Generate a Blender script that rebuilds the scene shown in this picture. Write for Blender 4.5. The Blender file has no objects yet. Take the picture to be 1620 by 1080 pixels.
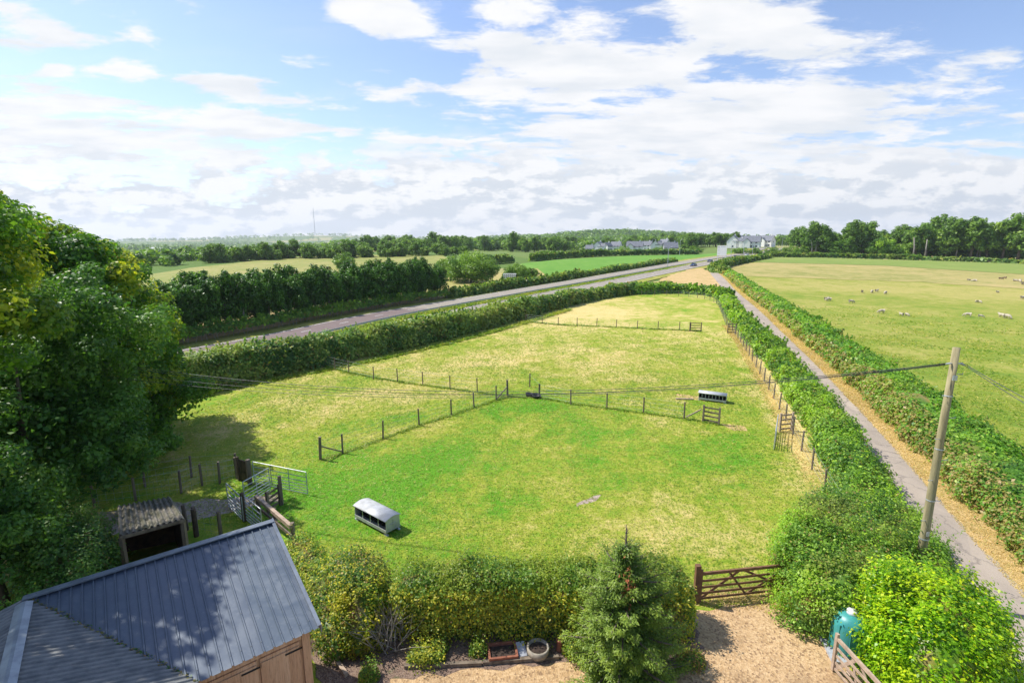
import bpy, bmesh, math, random
import numpy as np
from mathutils import Vector, Matrix
R = math.radians
random.seed(7)
RG = np.random.default_rng(11)
sc = bpy.context.scene
COL = sc.collection

# ------------------------------------------------------------------ camera
CAMH = 12.0
FPX = 800.0
PITCH = math.atan(156 / FPX)
cam = bpy.data.cameras.new('camera')
cam.sensor_width = 36.0
cam.lens = FPX / 1620 * 36
cam.clip_start = 0.1
cam.clip_end = 30000
camo = bpy.data.objects.new('camera', cam)
COL.objects.link(camo)
camo.location = (0, 0, CAMH)
camo.rotation_euler = (math.pi / 2 - PITCH, 0, 0)
sc.camera = camo

# ------------------------------------------------------------------ node helper
class NB:
    def __init__(s, tree):
        s.t = tree
        s.n = tree.nodes
        s.l = tree.links
    def node(s, typ, **kw):
        n = s.n.new(typ)
        for k, v in kw.items():
            setattr(n, k, v)
        return n
    def put(s, sock, v):
        if v is None:
            return
        if hasattr(v, 'is_output'):
            s.l.new(v, sock)
        elif isinstance(v, (tuple, list)):
            v = list(v)
            if len(sock.default_value) == 4 and len(v) == 3:
                v = v + [1.0]
            sock.default_value = v
        else:
            sock.default_value = v
    def m(s, op, a, b=None, c=None, clamp=False):
        n = s.node('ShaderNodeMath', operation=op)
        n.use_clamp = clamp
        s.put(n.inputs[0], a); s.put(n.inputs[1], b)
        if c is not None: s.put(n.inputs[2], c)
        return n.outputs[0]
    def vm(s, op, a, b=None):
        n = s.node('ShaderNodeVectorMath', operation=op)
        s.put(n.inputs[0], a)
        if b is not None: s.put(n.inputs[1], b)
        return n.outputs['Value'] if op in ('LENGTH', 'DISTANCE', 'DOT_PRODUCT') else n.outputs[0]
    def mix(s, f, a, b):
        n = s.node('ShaderNodeMix', data_type='RGBA')
        s.put(n.inputs[0], f); s.put(n.inputs[6], a); s.put(n.inputs[7], b)
        return n.outputs[2]
    def noise(s, vec, scale, detail=3.0, rough=0.55, dist=0.0):
        n = s.node('ShaderNodeTexNoise')
        s.put(n.inputs['Vector'], vec)
        n.inputs['Scale'].default_value = scale
        n.inputs['Detail'].default_value = detail
        n.inputs['Roughness'].default_value = rough
        n.inputs['Distortion'].default_value = dist
        return n.outputs['Fac']
    def rng(s, v, a, b, c=0.0, d=1.0, smooth=True):
        n = s.node('ShaderNodeMapRange')
        n.interpolation_type = 'SMOOTHSTEP' if smooth else 'LINEAR'
        s.put(n.inputs[0], v)
        n.inputs[1].default_value = a; n.inputs[2].default_value = b
        n.inputs[3].default_value = c; n.inputs[4].default_value = d
        return n.outputs[0]
    def scale(s, vec, v):
        return s.vm('MULTIPLY', vec, v)
    def comb(s, x, y, z):
        n = s.node('ShaderNodeCombineXYZ')
        s.put(n.inputs[0], x); s.put(n.inputs[1], y); s.put(n.inputs[2], z)
        return n.outputs[0]
    def sep(s, v):
        n = s.node('ShaderNodeSeparateXYZ'); s.put(n.inputs[0], v)
        return n.outputs[0], n.outputs[1], n.outputs[2]

# ------------------------------------------------------------------ world: sky with clouds
SUN_EL = R(52)
SUN_DIR = Vector((-0.94 * math.cos(SUN_EL), 0.34 * math.cos(SUN_EL), math.sin(SUN_EL))).normalized()
world = bpy.data.worlds.new('World')
sc.world = world
world.use_nodes = True
wt = NB(world.node_tree)
world.node_tree.nodes.clear()
sky = wt.node('ShaderNodeTexSky', sky_type='NISHITA')
sky.sun_disc = False
sky.sun_elevation = SUN_EL
sky.sun_rotation = math.atan2(SUN_DIR.x, SUN_DIR.y)
sky.air_density = 1.0
sky.dust_density = 0.6
sky.ozone_density = 1.6
tc = wt.node('ShaderNodeTexCoord').outputs['Generated']
dx, dy, dz = wt.sep(tc)
dyc = wt.m('MAXIMUM', dy, 0.15)
sa = wt.m('DIVIDE', dx, dyc)            # tangent of azimuth
se = wt.m('DIVIDE', dz, dyc)            # tangent of elevation
dzc = wt.m('ADD', wt.m('MAXIMUM', dz, 0.0), 0.10)
pl = wt.comb(wt.m('DIVIDE', dx, dzc), wt.m('DIVIDE', dy, dzc), 0.0)
def sky_ae(u, v):
    a = (u - 810) / FPX; b = (v - 540) / FPX
    yy = math.cos(PITCH) - b * math.sin(PITCH)
    return a / yy, -(math.sin(PITCH) + b * math.cos(PITCH)) / yy
def blob(u, v, ru, rv, rot=0.0):
    a, e = sky_ae(u, v)
    ra, re = ru / FPX, rv / FPX * 1.05
    da = wt.m('SUBTRACT', sa, a); de = wt.m('SUBTRACT', se, e)
    c, s_ = math.cos(rot), math.sin(rot)
    p = wt.m('DIVIDE', wt.m('ADD', wt.m('MULTIPLY', da, c), wt.m('MULTIPLY', de, s_)), ra)
    q = wt.m('DIVIDE', wt.m('SUBTRACT', wt.m('MULTIPLY', de, c), wt.m('MULTIPLY', da, s_)), re)
    r2 = wt.m('ADD', wt.m('MULTIPLY', p, p), wt.m('MULTIPLY', q, q))
    return wt.m('EXPONENT', wt.m('MULTIPLY', r2, -0.8))
cov = None
for (u, v, ru, rv, rot, k) in [
    (930, 105, 190, 60, 0.05, 1.0), (1170, 40, 150, 42, -0.15, 1.0), (1120, 200, 330, 60, 0.12, 1.05),
    (1400, 160, 170, 28, 0.1, 0.6), (610, 28, 75, 28, -0.2, .95), (820, 18, 60, 24, 0, .8), (1500, 120, 130, 30, .2, .45),
    (90, 168, 150, 15, 0, 1.0), (120, 215, 200, 32, 0, 1.05), (380, 195, 120, 20, -.1, .95), (190, 110, 60, 12, 0, .7),
    (370, 140, 75, 17, -.25, .95), (210, 112, 55, 11, 0, .9), (90, 108, 26, 9, 0, .9), (545, 210, 30, 8, 0, .7), (960, 85, 60, 30, .2, .9), (355, 256, 48, 19, 0, 1.0), (45, 35, 70, 24, -.35, .8), (35, 75, 50, 14, -.2, .7), (690, 225, 90, 10, -.12, .7),
    (230, 55, 40, 12, 0, .5), (620, 150, 90, 12, -.2, .5), (1330, 250, 300, 50, .05, .65), (560, 275, 120, 24, 0, .5),
    (840, 262, 150, 34, 0, .75), (1080, 275, 150, 30, 0, .7), (1440, 265, 70, 28, .2, .95), (60, 250, 260, 26, 0, .4), (1560, 90, 60, 12, .1, .5)]:
    b_ = wt.m('MULTIPLY', blob(u, v, ru, rv, rot), k)
    cov = b_ if cov is None else wt.m('MAXIMUM', cov, b_)
warp = wt.noise(pl, 1.3, 3.0)
n1 = wt.noise(wt.vm('ADD', wt.scale(pl, (1.1, 1.7, 1)), wt.comb(wt.m('MULTIPLY', warp, .5), 0, 0)), 2.1, 10.0, 0.66)
high = wt.rng(wt.m('ADD', wt.m('MULTIPLY', cov, 0.62), wt.m('MULTIPLY', wt.m('SUBTRACT', n1, 0.5), 1.9)), 0.13, 0.42)
# low cumulus bank towards the horizon
cu = wt.comb(wt.m('MULTIPLY', sa, 5.0), wt.m('MULTIPLY', se, 13.0), 0.0)
n2 = wt.noise(cu, 1.5, 8.0, 0.6)
n2b = wt.noise(wt.vm('ADD', cu, (0.10, -0.16, 0.0)), 1.5, 8.0, 0.6)
bank = wt.rng(se, 0.02, 0.22, 1.0, 0.0)
side = wt.rng(sa, -0.75, 0.2, 0.42, 1.0)
low = wt.m('MULTIPLY', wt.rng(wt.m('ADD', n2, wt.m('MULTIPLY', wt.m('MULTIPLY', bank, side), 0.40)), 0.50, 0.61), wt.rng(se, 0.14, 0.24, 1.0, 0.0))
veil = wt.m('MULTIPLY', wt.rng(se, -0.02, 0.20, 0.50, 0.0), 1.0)
wisp = wt.m('MULTIPLY', wt.rng(wt.noise(wt.scale(pl, (0.5, 2.2, 1)), 0.8, 6.0, .6), .5, .85), 0.30)
dens = wt.m('MAXIMUM', wt.m('MAXIMUM', high, low), wt.m('MAXIMUM', veil, wisp))
shade = wt.rng(wt.m('SUBTRACT', n2, n2b), -0.06, 0.05, 0.0, 1.0)
lowc = wt.mix(shade, (0.70, 0.755, 0.82), (1.02, 1.02, 1.02))
nsh = wt.noise(wt.vm('ADD', wt.scale(pl, (0.9, 1.6, 1)), (3.1, 1.2, 0)), 2.2, 6.0)
highc = wt.mix(wt.rng(nsh, .3, .62), (0.80, 0.84, 0.89), (0.99, 0.99, 1.0))
cloudc = wt.mix(wt.rng(se, 0.09, 0.2), lowc, highc)
cloudc = wt.mix(wt.m('MULTIPLY', veil, wt.m('SUBTRACT', 1.0, wt.m('MAXIMUM', low, high))), cloudc, (0.80, 0.86, 0.93))
SKY_S = 0.125
skyc = wt.mix(1.0, (0, 0, 0), sky.outputs[0])
skyc = wt.vm('MULTIPLY', sky.outputs[0], (0.98, 0.97, 1.05))
cl = wt.vm('MULTIPLY', cloudc, tuple([0.665 / SKY_S] * 3))
fin = wt.mix(dens, skyc, cl)
bg = wt.node('ShaderNodeBackground')
bg.inputs[1].default_value = SKY_S
wt.l.new(fin, bg.inputs[0])
wo = wt.node('ShaderNodeOutputWorld')
wt.l.new(bg.outputs[0], wo.inputs[0])

sun = bpy.data.lights.new('sun', 'SUN')
sun.energy = 4.3
sun.angle = R(0.6)
sun.color = (1.0, 0.95, 0.86)
suno = bpy.data.objects.new('sun', sun)
COL.objects.link(suno)
suno.location = (0, 0, 60)
suno.rotation_euler = SUN_DIR.to_track_quat('Z', 'Y').to_euler()
sc.view_settings.view_transform = 'Standard'
sc.view_settings.look = 'None'
sc.view_settings.gamma = 1.0
sc.view_settings.exposure = 0.62
sc.cycles.max_bounces = 6
sc.cycles.diffuse_bounces = 3
sc.cycles.glossy_bounces = 2
sc.cycles.transmission_bounces = 4
sc.cycles.volume_bounces = 0
sc.cycles.caustics_reflective = False
sc.cycles.caustics_refractive = False

# ------------------------------------------------------------------ terrain
def sst(x):
    x = np.clip(x, 0, 1)
    return x * x * (3 - 2 * x)
HILLS = [(300, 1500, 26, 300, 170), (520, 1900, 30, 260, 200), (30, 1900, 24, 240, 200), (-600, 4600, 24, 900, 500), (-1750, 4500, 48, 800, 500), (600, 3600, 40, 1500, 700)]
def HT(x, y):
    x = np.asarray(x, float); y = np.asarray(y, float)
    r = np.hypot(x, y)
    z = 5.0 * sst((y - 110) / 250)
    z = z + 4.0 * sst((x - 110) / 80) * sst((y - 300) / 80)
    z = z - 13.0 * sst((-x - 80) / 350) * sst((y - 100) / 400)
    z = z + 38 * sst((r - 3000) / 2500) * sst(y / 1500)
    for (hx, hy, h, sx, sy) in HILLS:
        z = z + h * np.exp(-((x - hx) / sx) ** 2 - ((y - hy) / sy) ** 2)
    return z
def H1(x, y):
    return float(HT(x, y))
def ray(u, v):
    a = (u - 810) / FPX; b = (v - 540) / FPX
    return np.array((a, math.cos(PITCH) - b * math.sin(PITCH), -(math.sin(PITCH) + b * math.cos(PITCH))))
def at(u, v):
    """point of the terrain seen at a photo pixel"""
    d = ray(u, v)
    t = 5.0
    while t < 9000:
        x, y, z = d * t
        if CAMH + z < H1(x, y):
            lo, hi = t / 1.01, t
            for _ in range(20):
                mid = (lo + hi) / 2
                if CAMH + d[2] * mid < H1(d[0] * mid, d[1] * mid): hi = mid
                else: lo = mid
            return (d[0] * hi, d[1] * hi)
        t *= 1.01
    return (d[0] * 5000, d[1] * 5000)
def atz(u, v, z):
    d = ray(u, v)
    t = (z - CAMH) / d[2]
    return Vector((d[0] * t, d[1] * t, z))
def aty(u, v, y):
    d = ray(u, v)
    t = y / d[1]
    return Vector((d[0] * t, y, CAMH + d[2] * t))

# ------------------------------------------------------------------ materials
MATS = {}
def newmat(name):
    m = bpy.data.materials.new(name)
    m.use_nodes = True
    nb = NB(m.node_tree)
    p = nb.n['Principled BSDF']
    MATS[name] = m
    return m, nb, p
def simple(name, c1, c2=None, scale=3.0, rough=0.7, metal=0.0, stretch=(1, 1, 1), bump=0.2, detail=5.0, coord='Object', spec=0.5):
    m, nb, p = newmat(name)
    v = nb.node('ShaderNodeTexCoord').outputs[coord]
    v = nb.scale(v, stretch)
    n = nb.noise(v, scale, detail, 0.6)
    if c2 is None: c2 = tuple(c * 0.7 for c in c1)
    f = nb.rng(n, .35, .68)
    nb.put(p.inputs['Base Color'], nb.mix(f, c1, c2))
    p.inputs['Roughness'].default_value = rough
    p.inputs['Metallic'].default_value = metal
    p.inputs['Specular IOR Level'].default_value = spec
    if bump:
        b = nb.node('ShaderNodeBump')
        b.inputs['Strength'].default_value = bump
        b.inputs['Distance'].default_value = 0.02
        nb.l.new(n, b.inputs['Height'])
        nb.l.new(b.outputs[0], p.inputs['Normal'])
    return m
LG = 1.92
def leafmat(name, dark, light, yellow=(0.34, 0.33, 0.03), brown=(0.20, 0.10, 0.035), trans=0.30, rough=0.45, spec=0.35):
    m, nb, p = newmat(name)
    a = nb.node('ShaderNodeAttribute'); a.attribute_name = 'tint'
    r, g, b = nb.sep(a.outputs['Vector'])
    c = nb.mix(r, dark, light)
    c = nb.mix(g, c, yellow)
    c = nb.mix(b, c, brown)
    c = nb.vm('MULTIPLY', c, (LG * 1.04, LG, LG * .9))
    nb.put(p.inputs['Base Color'], c)
    p.inputs['Roughness'].default_value = rough
    p.inputs['Specular IOR Level'].default_value = spec
    t = nb.node('ShaderNodeBsdfTranslucent')
    nb.put(t.inputs[0], nb.vm('MULTIPLY', c, (1.25, 1.35, 0.6)))
    mx = nb.node('ShaderNodeMixShader')
    mx.inputs[0].default_value = min(.55, trans + .13)
    nb.l.new(p.outputs[0], mx.inputs[1]); nb.l.new(t.outputs[0], mx.inputs[2])
    nb.l.new(mx.outputs[0], nb.n['Material Output'].inputs[0])
    return m
def grassmat(name, cols, patches=(), mid=0.35, stripes=None, fine=7.0, straw=0.5, scale=0.06, bump=0.5):
    """cols: green, yellow-green, straw, dark green"""
    m, nb, p = newmat(name)
    co = nb.node('ShaderNodeTexCoord').outputs['Object']
    big = nb.noise(co, scale, 4.0, .55, .6)
    med = nb.noise(nb.scale(co, (1, .75, 1)), mid, 5.0, .65, .4)
    fin = nb.noise(nb.scale(co, (1, .8, 1)), fine, 5.0, .75)
    f1 = nb.m('ADD', nb.m('MULTIPLY', big, .5), nb.m('MULTIPLY', med, .80))
    f1 = nb.m('SUBTRACT', f1, .105)
    f1 = nb.m('ADD', f1, nb.m('MULTIPLY', nb.m('SUBTRACT', nb.noise(nb.scale(co, (1, .7, 1)), mid * 4, 5, .7, .8), .5), .62))
    f1 = nb.m('ADD', f1, nb.m('MULTIPLY', nb.m('SUBTRACT', fin, .5), .45))
    st_ = nb.noise(nb.scale(co, (.28, 1.0, 1)), mid * 7, 5, .75, .5)
    f1 = nb.m('ADD', f1, nb.m('MULTIPLY', nb.m('SUBTRACT', st_, .5), .40))
    for (x, y, rx, ry, rot, k) in patches:
        d = nb.vm('SUBTRACT', co, (x, y, 0))
        X, Y, Z = nb.sep(d)
        c, s_ = math.cos(rot), math.sin(rot)
        pp = nb.m('DIVIDE', nb.m('ADD', nb.m('MULTIPLY', X, c), nb.m('MULTIPLY', Y, s_)), rx)
        qq = nb.m('DIVIDE', nb.m('SUBTRACT', nb.m('MULTIPLY', Y, c), nb.m('MULTIPLY', X, s_)), ry)
        g = nb.m('EXPONENT', nb.m('MULTIPLY', nb.m('ADD', nb.m('MULTIPLY', pp, pp), nb.m('MULTIPLY', qq, qq)), -1.0))
        f1 = nb.m('ADD', f1, nb.m('MULTIPLY', g, k))
    if stripes:
        ang, wl, amt = stripes
        X, Y, Z = nb.sep(co)
        w = nb.m('ADD', nb.m('MULTIPLY', X, math.cos(ang)), nb.m('MULTIPLY', Y, math.sin(ang)))
        w = nb.m('ADD', w, nb.m('MULTIPLY', med, 1.6))
        s1 = nb.m('SINE', nb.m('MULTIPLY', w, 2 * math.pi / wl))
        f1 = nb.m('ADD', f1, nb.m('MULTIPLY', s1, amt))
    cr = nb.node('ShaderNodeValToRGB')
    el = cr.color_ramp.elements
    el[0].position = .30; el[0].color = (*cols[0], 1)
    el[1].position = .80 ; el[1].color = (*cols[2], 1)
    e = el.new(.54); e.color = (*cols[1], 1)
    nb.l.new(f1, cr.inputs[0])
    c = cr.outputs[0]
    dk = nb.rng(nb.noise(nb.scale(co, (1, .6, 1)), fine * .55, 6.0, .8), .50, .72)
    c = nb.mix(nb.m('MULTIPLY', dk, .75), c, cols[3])
    lt = nb.rng(nb.noise(nb.scale(co, (.7, 1.3, 1)), fine * .35, 5.0, .75), .52, .75)
    c = nb.mix(nb.m('MULTIPLY', lt, .45), c, cols[2])
    nb.put(p.inputs['Base Color'], c)
    p.inputs['Roughness'].default_value = .9
    p.inputs['Specular IOR Level'].default_value = .15
    b = nb.node('ShaderNodeBump')
    b.inputs['Strength'].default_value = bump
    b.inputs['Distance'].default_value = .12
    hh = nb.m('ADD', nb.m('MULTIPLY', fin, 1.0), nb.m('MULTIPLY', med, 1.6))
    nb.l.new(hh, b.inputs['Height'])
    nb.l.new(b.outputs[0], p.inputs['Normal'])
    return m

G_PAD = ((0.095, 0.27, 0.012), (0.285, 0.325, 0.036), (0.60, 0.47, 0.19), (0.085, 0.14, 0.015))
grassmat('paddock_grass', G_PAD, patches=[
    (12, 88, 22, 12, 1.2, .30), (20, 60, 12, 8, 0, .03), (-3, 50, 16, 6, .2, .16), (8, 46, 7, 9, 0, .12), (-12, 38, 5, 3, .3, .20), (-17, 31, 6, 3, .3, .12),
    (2, 37, 5, 3.5, -.2, -.24), (3, 47, 2.5, 6, -.5, -.16), (-8, 23, 6, 4, .4, -.26), (-3, 27, 5, 3, .2, -.20), (12, 29, 6, 2.5, 0, -.12), (12, 20, 4, 6, 0, -.05), (-8, 34, 6, 2, .4, -.12),
    (7, 20, 4, 2, 0, .05), (2, 23, 6, 3.5, .2, -.07), (9, 26, 5, 3, .3, -.07), (4, 19.5, 3, 1.2, .2, .10), (-1, 24, 2, 1.2, 0, .12), (8, 22, 2.4, 1.5, .4, .12), (12, 33, 3, 2, 0, .1), (-12, 26, 4, 3, 0, -.1), (-1, 18, 4, 1.5, 0, -.04), (4, 31, 5, 2, 0, -.08), (15.5, 20, 1.2, 7, -.3, .35), (19, 33, 1.2, 9, -.40, .32), (25, 50, 1.2, 14, -.36, .3), (11, 15.6, 4, .9, 0, .28), (3, 34, 9, 2, .1, -.05)],
    stripes=(1.9, 3.2, .022), scale=.05, mid=.33)
grassmat('sheep_field_grass', ((0.125, 0.22, 0.020), (0.235, 0.27, 0.038), (0.38, 0.335, 0.10), (0.13, 0.17, 0.03)), patches=[
    (100, 130, 60, 22, -.45, .20), (150, 95, 70, 22, -.5, .18), (40, 25, 25, 12, 0, -.04)], scale=.03, mid=.16, fine=3.0, bump=.6)
grassmat('dry_pasture', ((0.20, 0.225, 0.05), (0.36, 0.31, 0.11), (0.46, 0.35, 0.155), (0.30, 0.27, 0.07)), scale=.02, mid=.10, fine=1.2)
grassmat('pale_field', ((0.17, 0.22, 0.05), (0.25, 0.265, 0.07), (0.36, 0.31, 0.12), (0.20, 0.22, 0.06)), patches=[(-60, 190, 60, 14, 0, .15)], scale=.015, mid=.08, fine=1.0, bump=.2)
grassmat('green_pasture', ((0.17, 0.235, 0.05), (0.205, 0.265, 0.06), (0.27, 0.29, 0.08), (0.14, 0.26, 0.03)), scale=.015, mid=.08, fine=1.0, bump=.2)
grassmat('silage_field', ((0.09, 0.225, 0.025), (0.125, 0.27, 0.036), (0.18, 0.30, 0.055), (0.09, 0.24, 0.02)), scale=.02, mid=.10, fine=1.0, bump=.2)
grassmat('rough_verge', ((0.13, 0.20, 0.025), (0.28, 0.28, 0.05), (0.42, 0.36, 0.12), (0.09, 0.12, 0.02)), scale=.1, mid=.5, fine=4)
grassmat('dry_verge', ((0.34, 0.27, 0.08), (0.49, 0.35, 0.16), (0.58, 0.41, 0.21), (0.34, 0.24, 0.09)), scale=.2, mid=.9, fine=6)
# wide countryside beyond
m, nb, p = newmat('countryside')
co = nb.node('ShaderNodeTexCoord').outputs['Object']
vn = nb.node('ShaderNodeTexVoronoi'); vn.inputs['Scale'].default_value = 0.0055
nb.put(vn.inputs['Vector'], nb.scale(co, (1, .55, 1)))
r_, g_, b_ = nb.sep(vn.outputs['Color'])
c = nb.mix(nb.rng(r_, .45, .6), (0.15, 0.21, 0.055), (0.36, 0.33, 0.14))
c = nb.mix(nb.rng(g_, .5, .6), c, (0.11, 0.18, 0.04))
c = nb.mix(nb.m('MULTIPLY', nb.noise(co, .02, 5), .35), c, (0.08, 0.13, 0.03))
nb.put(p.inputs['Base Color'], c); p.inputs['Roughness'].default_value = .95; p.inputs['Specular IOR Level'].default_value = .1
# gravel, tarmac
def gravelmat(name, c1, c2, c3, sc_=38, weeds=None):
    m, nb, p = newmat(name)
    co = nb.node('ShaderNodeTexCoord').outputs['Object']
    v = nb.node('ShaderNodeTexVoronoi'); v.inputs['Scale'].default_value = sc_
    nb.put(v.inputs['Vector'], co)
    r, g, b = nb.sep(v.outputs['Color'])
    big = nb.noise(co, .8, 5, .6)
    c = nb.mix(nb.rng(r, .1, .9), c1, c2)
    c = nb.mix(nb.m('MULTIPLY', nb.rng(g, .72, .95), .8), c, c3)
    c = nb.mix(nb.m('MULTIPLY', nb.rng(big, .45, .75), .55), c, c3)
    c = nb.mix(nb.m('MULTIPLY', nb.rng(nb.noise(co, 7, 4, .7), .55, .75), .35), c, c3)
    if weeds: c = nb.mix(nb.rng(nb.noise(co, 1.1, 6, .7), .6, .72), c, weeds)
    nb.put(p.inputs['Base Color'], c)
    p.inputs['Roughness'].default_value = .85
    bp = nb.node('ShaderNodeBump'); bp.inputs['Strength'].default_value = .8; bp.inputs['Distance'].default_value = .02
    nb.l.new(v.outputs['Distance'], bp.inputs['Height']); nb.l.new(bp.outputs[0], p.inputs['Normal'])
gravelmat('gravel', (0.42, 0.27, 0.13), (0.55, 0.38, 0.205), (0.20, 0.12, 0.06), 18)
gravelmat('stony_soil', (0.16, 0.10, 0.07), (0.27, 0.19, 0.14), (0.08, 0.05, 0.04), 30, (0.08, .10, .03))
gravelmat('farm_track', (0.34, 0.26, 0.22), (0.46, 0.37, 0.32), (0.22, 0.16, 0.13), 12, (0.12, .15, .04))
m, nb, p = newmat('lane_tarmac')
co = nb.node('ShaderNodeTexCoord').outputs['Object']
c = nb.mix(nb.rng(nb.noise(nb.scale(co, (1, .35, 1)), .9, 6, .65), .35, .7), (0.42, 0.345, 0.265), (0.30, 0.245, 0.185))
c = nb.mix(nb.m('MULTIPLY', nb.rng(nb.noise(co, 3.2, 6, .75), .58, .68), .6), c, (0.20, 0.17, 0.14))
c = nb.mix(nb.m('MULTIPLY', nb.noise(co, 60, 2, .9), .4), c, (0.40, 0.35, 0.30))
vv = nb.node('ShaderNodeTexVoronoi', feature='DISTANCE_TO_EDGE'); vv.inputs['Scale'].default_value = .55
nb.put(vv.inputs['Vector'], nb.vm('ADD', co, nb.scale(nb.comb(nb.noise(co, 1.5, 4, .7), nb.noise(co, 1.7, 4, .7), 0), (.9, .9, 0))))
c = nb.mix(nb.rng(vv.outputs['Distance'], .0, .03, .65, 0.), c, (0.13, .11, .095))
vp = nb.node('ShaderNodeTexVoronoi'); vp.inputs['Scale'].default_value = .22; nb.put(vp.inputs['Vector'], nb.scale(co, (1.6, .6, 1)))
c = nb.mix(nb.m('MULTIPLY', nb.sep(vp.outputs['Color'])[0], .38), c, (0.22, .19, .165))
nb.put(p.inputs['Base Color'], c); p.inputs['Roughness'].default_value = .9
simple('road_tarmac', (0.31, 0.27, 0.22), (0.23, 0.20, 0.16), 1.2, .85, bump=.05)
m, nb, p = newmat('worn_tarmac')
co = nb.node('ShaderNodeTexCoord').outputs['Object']
n_ = nb.noise(co, .5, 5, .6)
yy_ = nb.m('ADD', nb.sep(co)[1], nb.m('MULTIPLY', n_, 5.0))
c = nb.mix(nb.rng(yy_, 93, 97), nb.mix(n_, (0.135, 0.098, 0.092), (0.19, 0.145, 0.135)), nb.mix(n_, (0.25, 0.22, 0.18), (0.31, 0.27, 0.22)))
nb.put(p.inputs['Base Color'], c); p.inputs['Roughness'].default_value = .9
simple('white_paint', (0.78, 0.78, 0.76), (0.6, 0.6, 0.58), 8, .6, bump=.02)
simple('grey_paint', (0.45, 0.47, 0.48), (0.35, 0.36, 0.38), 4, .5)
simple('weathered_wood', (0.21, 0.165, 0.12), (0.10, 0.078, 0.055), 5, .85, stretch=(1, 1, .2), bump=.5)
simple('dark_wood', (0.10, 0.07, 0.045), (0.05, 0.035, 0.025), 5, .85, bump=.5)
simple('brown_wood', (0.20, 0.10, 0.05), (0.12, 0.06, 0.03), 6, .8, bump=.4)
simple('pale_wood', (0.45, 0.34, 0.25), (0.30, 0.22, 0.16), 6, .8, bump=.4)
simple('pole_wood', (0.36, 0.31, 0.17), (0.22, 0.19, 0.10), 3, .85, stretch=(3, 3, .3), bump=.4)
m, nb, p = newmat('cladding_wood')
co = nb.node('ShaderNodeTexCoord').outputs['Object']
u_ = nb.vm('DOT_PRODUCT', co, (.785, .62, 0))
bd = nb.m('FLOOR', nb.m('MULTIPLY', u_, 8.5))
wn = nb.node('ShaderNodeTexWhiteNoise', noise_dimensions='1D'); nb.put(wn.inputs['W'], bd)
gr = nb.noise(nb.comb(nb.m('MULTIPLY', u_, 22), wn.outputs[0], nb.m('MULTIPLY', nb.sep(co)[2], 1.6)), 1.5, 6, .7, .8)
c = nb.mix(wn.outputs[0], (0.56, 0.33, 0.19), (0.70, 0.46, 0.29))
c = nb.mix(nb.m('MULTIPLY', nb.rng(gr, .45, .7), .7), c, (0.27, 0.13, 0.07))
nb.put(p.inputs['Base Color'], c); p.inputs['Roughness'].default_value = .75
m, nb, p = newmat('slate_sheet')
co = nb.node('ShaderNodeTexCoord').outputs['Object']
n_ = nb.noise(co, 1.4, 6, .65, .6)
sh_ = nb.node('ShaderNodeTexWhiteNoise', noise_dimensions='1D'); nb.put(sh_.inputs['W'], nb.m('FLOOR', nb.vm('DOT_PRODUCT', co, (.785, .62, 0))))
n3 = nb.noise(co, 14, 4, .6)
c = nb.mix(nb.rng(n_, .45, .72), (0.072, 0.098, 0.132), (0.120, 0.146, 0.178))
c = nb.mix(nb.m('MULTIPLY', nb.rng(n3, .58, .75), .35), c, (0.20, 0.21, 0.22))
c = nb.mix(nb.m('MULTIPLY', sh_.outputs[0], .35), c, (0.11, .125, .16))
c = nb.mix(nb.m('MULTIPLY', nb.rng(nb.noise(co, 5.5, 7, .8), .66, .72), .7), c, (0.24, .25, .22))
nb.put(p.inputs['Base Color'], c)
nb.put(p.inputs['Roughness'], nb.rng(n_, .3, .7, .36, .56)); p.inputs['Metallic'].default_value = .25
p.inputs['Specular IOR Level'].default_value = .6
simple('flashing_grey', (0.19, 0.22, 0.26), (0.13, 0.15, 0.18), 3, .4, metal=.3, bump=.05)
simple('fibre_cement', (0.20, 0.20, 0.19), (0.12, 0.125, 0.125), 4, .8, bump=.3)
m, nb, p = newmat('mossy_cement')
co = nb.node('ShaderNodeTexCoord').outputs['Object']
c = nb.mix(nb.rng(nb.noise(co, 3, 6, .7), .4, .6), (0.17, 0.155, 0.13), (0.085, 0.085, 0.05))
c = nb.mix(nb.rng(nb.noise(co, 6, 4, .7), .60, .66), c, (0.42, 0.36, 0.30))
nb.put(p.inputs['Base Color'], c); p.inputs['Roughness'].default_value = .9
simple('pale_capping', (0.36, 0.39, 0.41), (0.24, 0.26, 0.28), 3, .45, metal=.3)
simple('galvanised', (0.55, 0.58, 0.60), (0.40, 0.43, 0.45), 8, .55, metal=.55, bump=.05)
simple('galvanised_sheet', (0.50, 0.51, 0.52), (0.36, 0.37, 0.37), 2.5, .5, metal=.25, bump=.05)
simple('dark_interior', (0.03, 0.025, 0.02), (0.015, 0.012, 0.01), 3, .9)
simple('black_rubber', (0.018, 0.018, 0.022), (0.03, 0.03, 0.035), 10, .6)
simple('terracotta', (0.30, 0.11, 0.06), (0.20, 0.07, 0.04), 8, .8)
simple('stone', (0.34, 0.30, 0.24), (0.22, 0.20, 0.16), 10, .85)
simple('slab', (0.40, 0.42, 0.46), (0.30, 0.32, 0.36), 10, .8)
simple('soil', (0.06, 0.04, 0.03), (0.03, 0.02, 0.015), 10, .95)
simple('teal_plastic', (0.035, 0.23, 0.23), (0.05, 0.30, 0.29), 3, .4, bump=.03)
simple('bark', (0.16, 0.125, 0.09), (0.08, 0.065, 0.045), 5, .9, stretch=(1, 1, .3), bump=.7)
simple('pale_bark', (0.34, 0.31, 0.27), (0.20, 0.18, 0.15), 5, .9, bump=.3)
simple('cable', (0.10, 0.10, 0.105), (0.06, 0.06, 0.065), 5, .5, bump=0)
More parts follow.
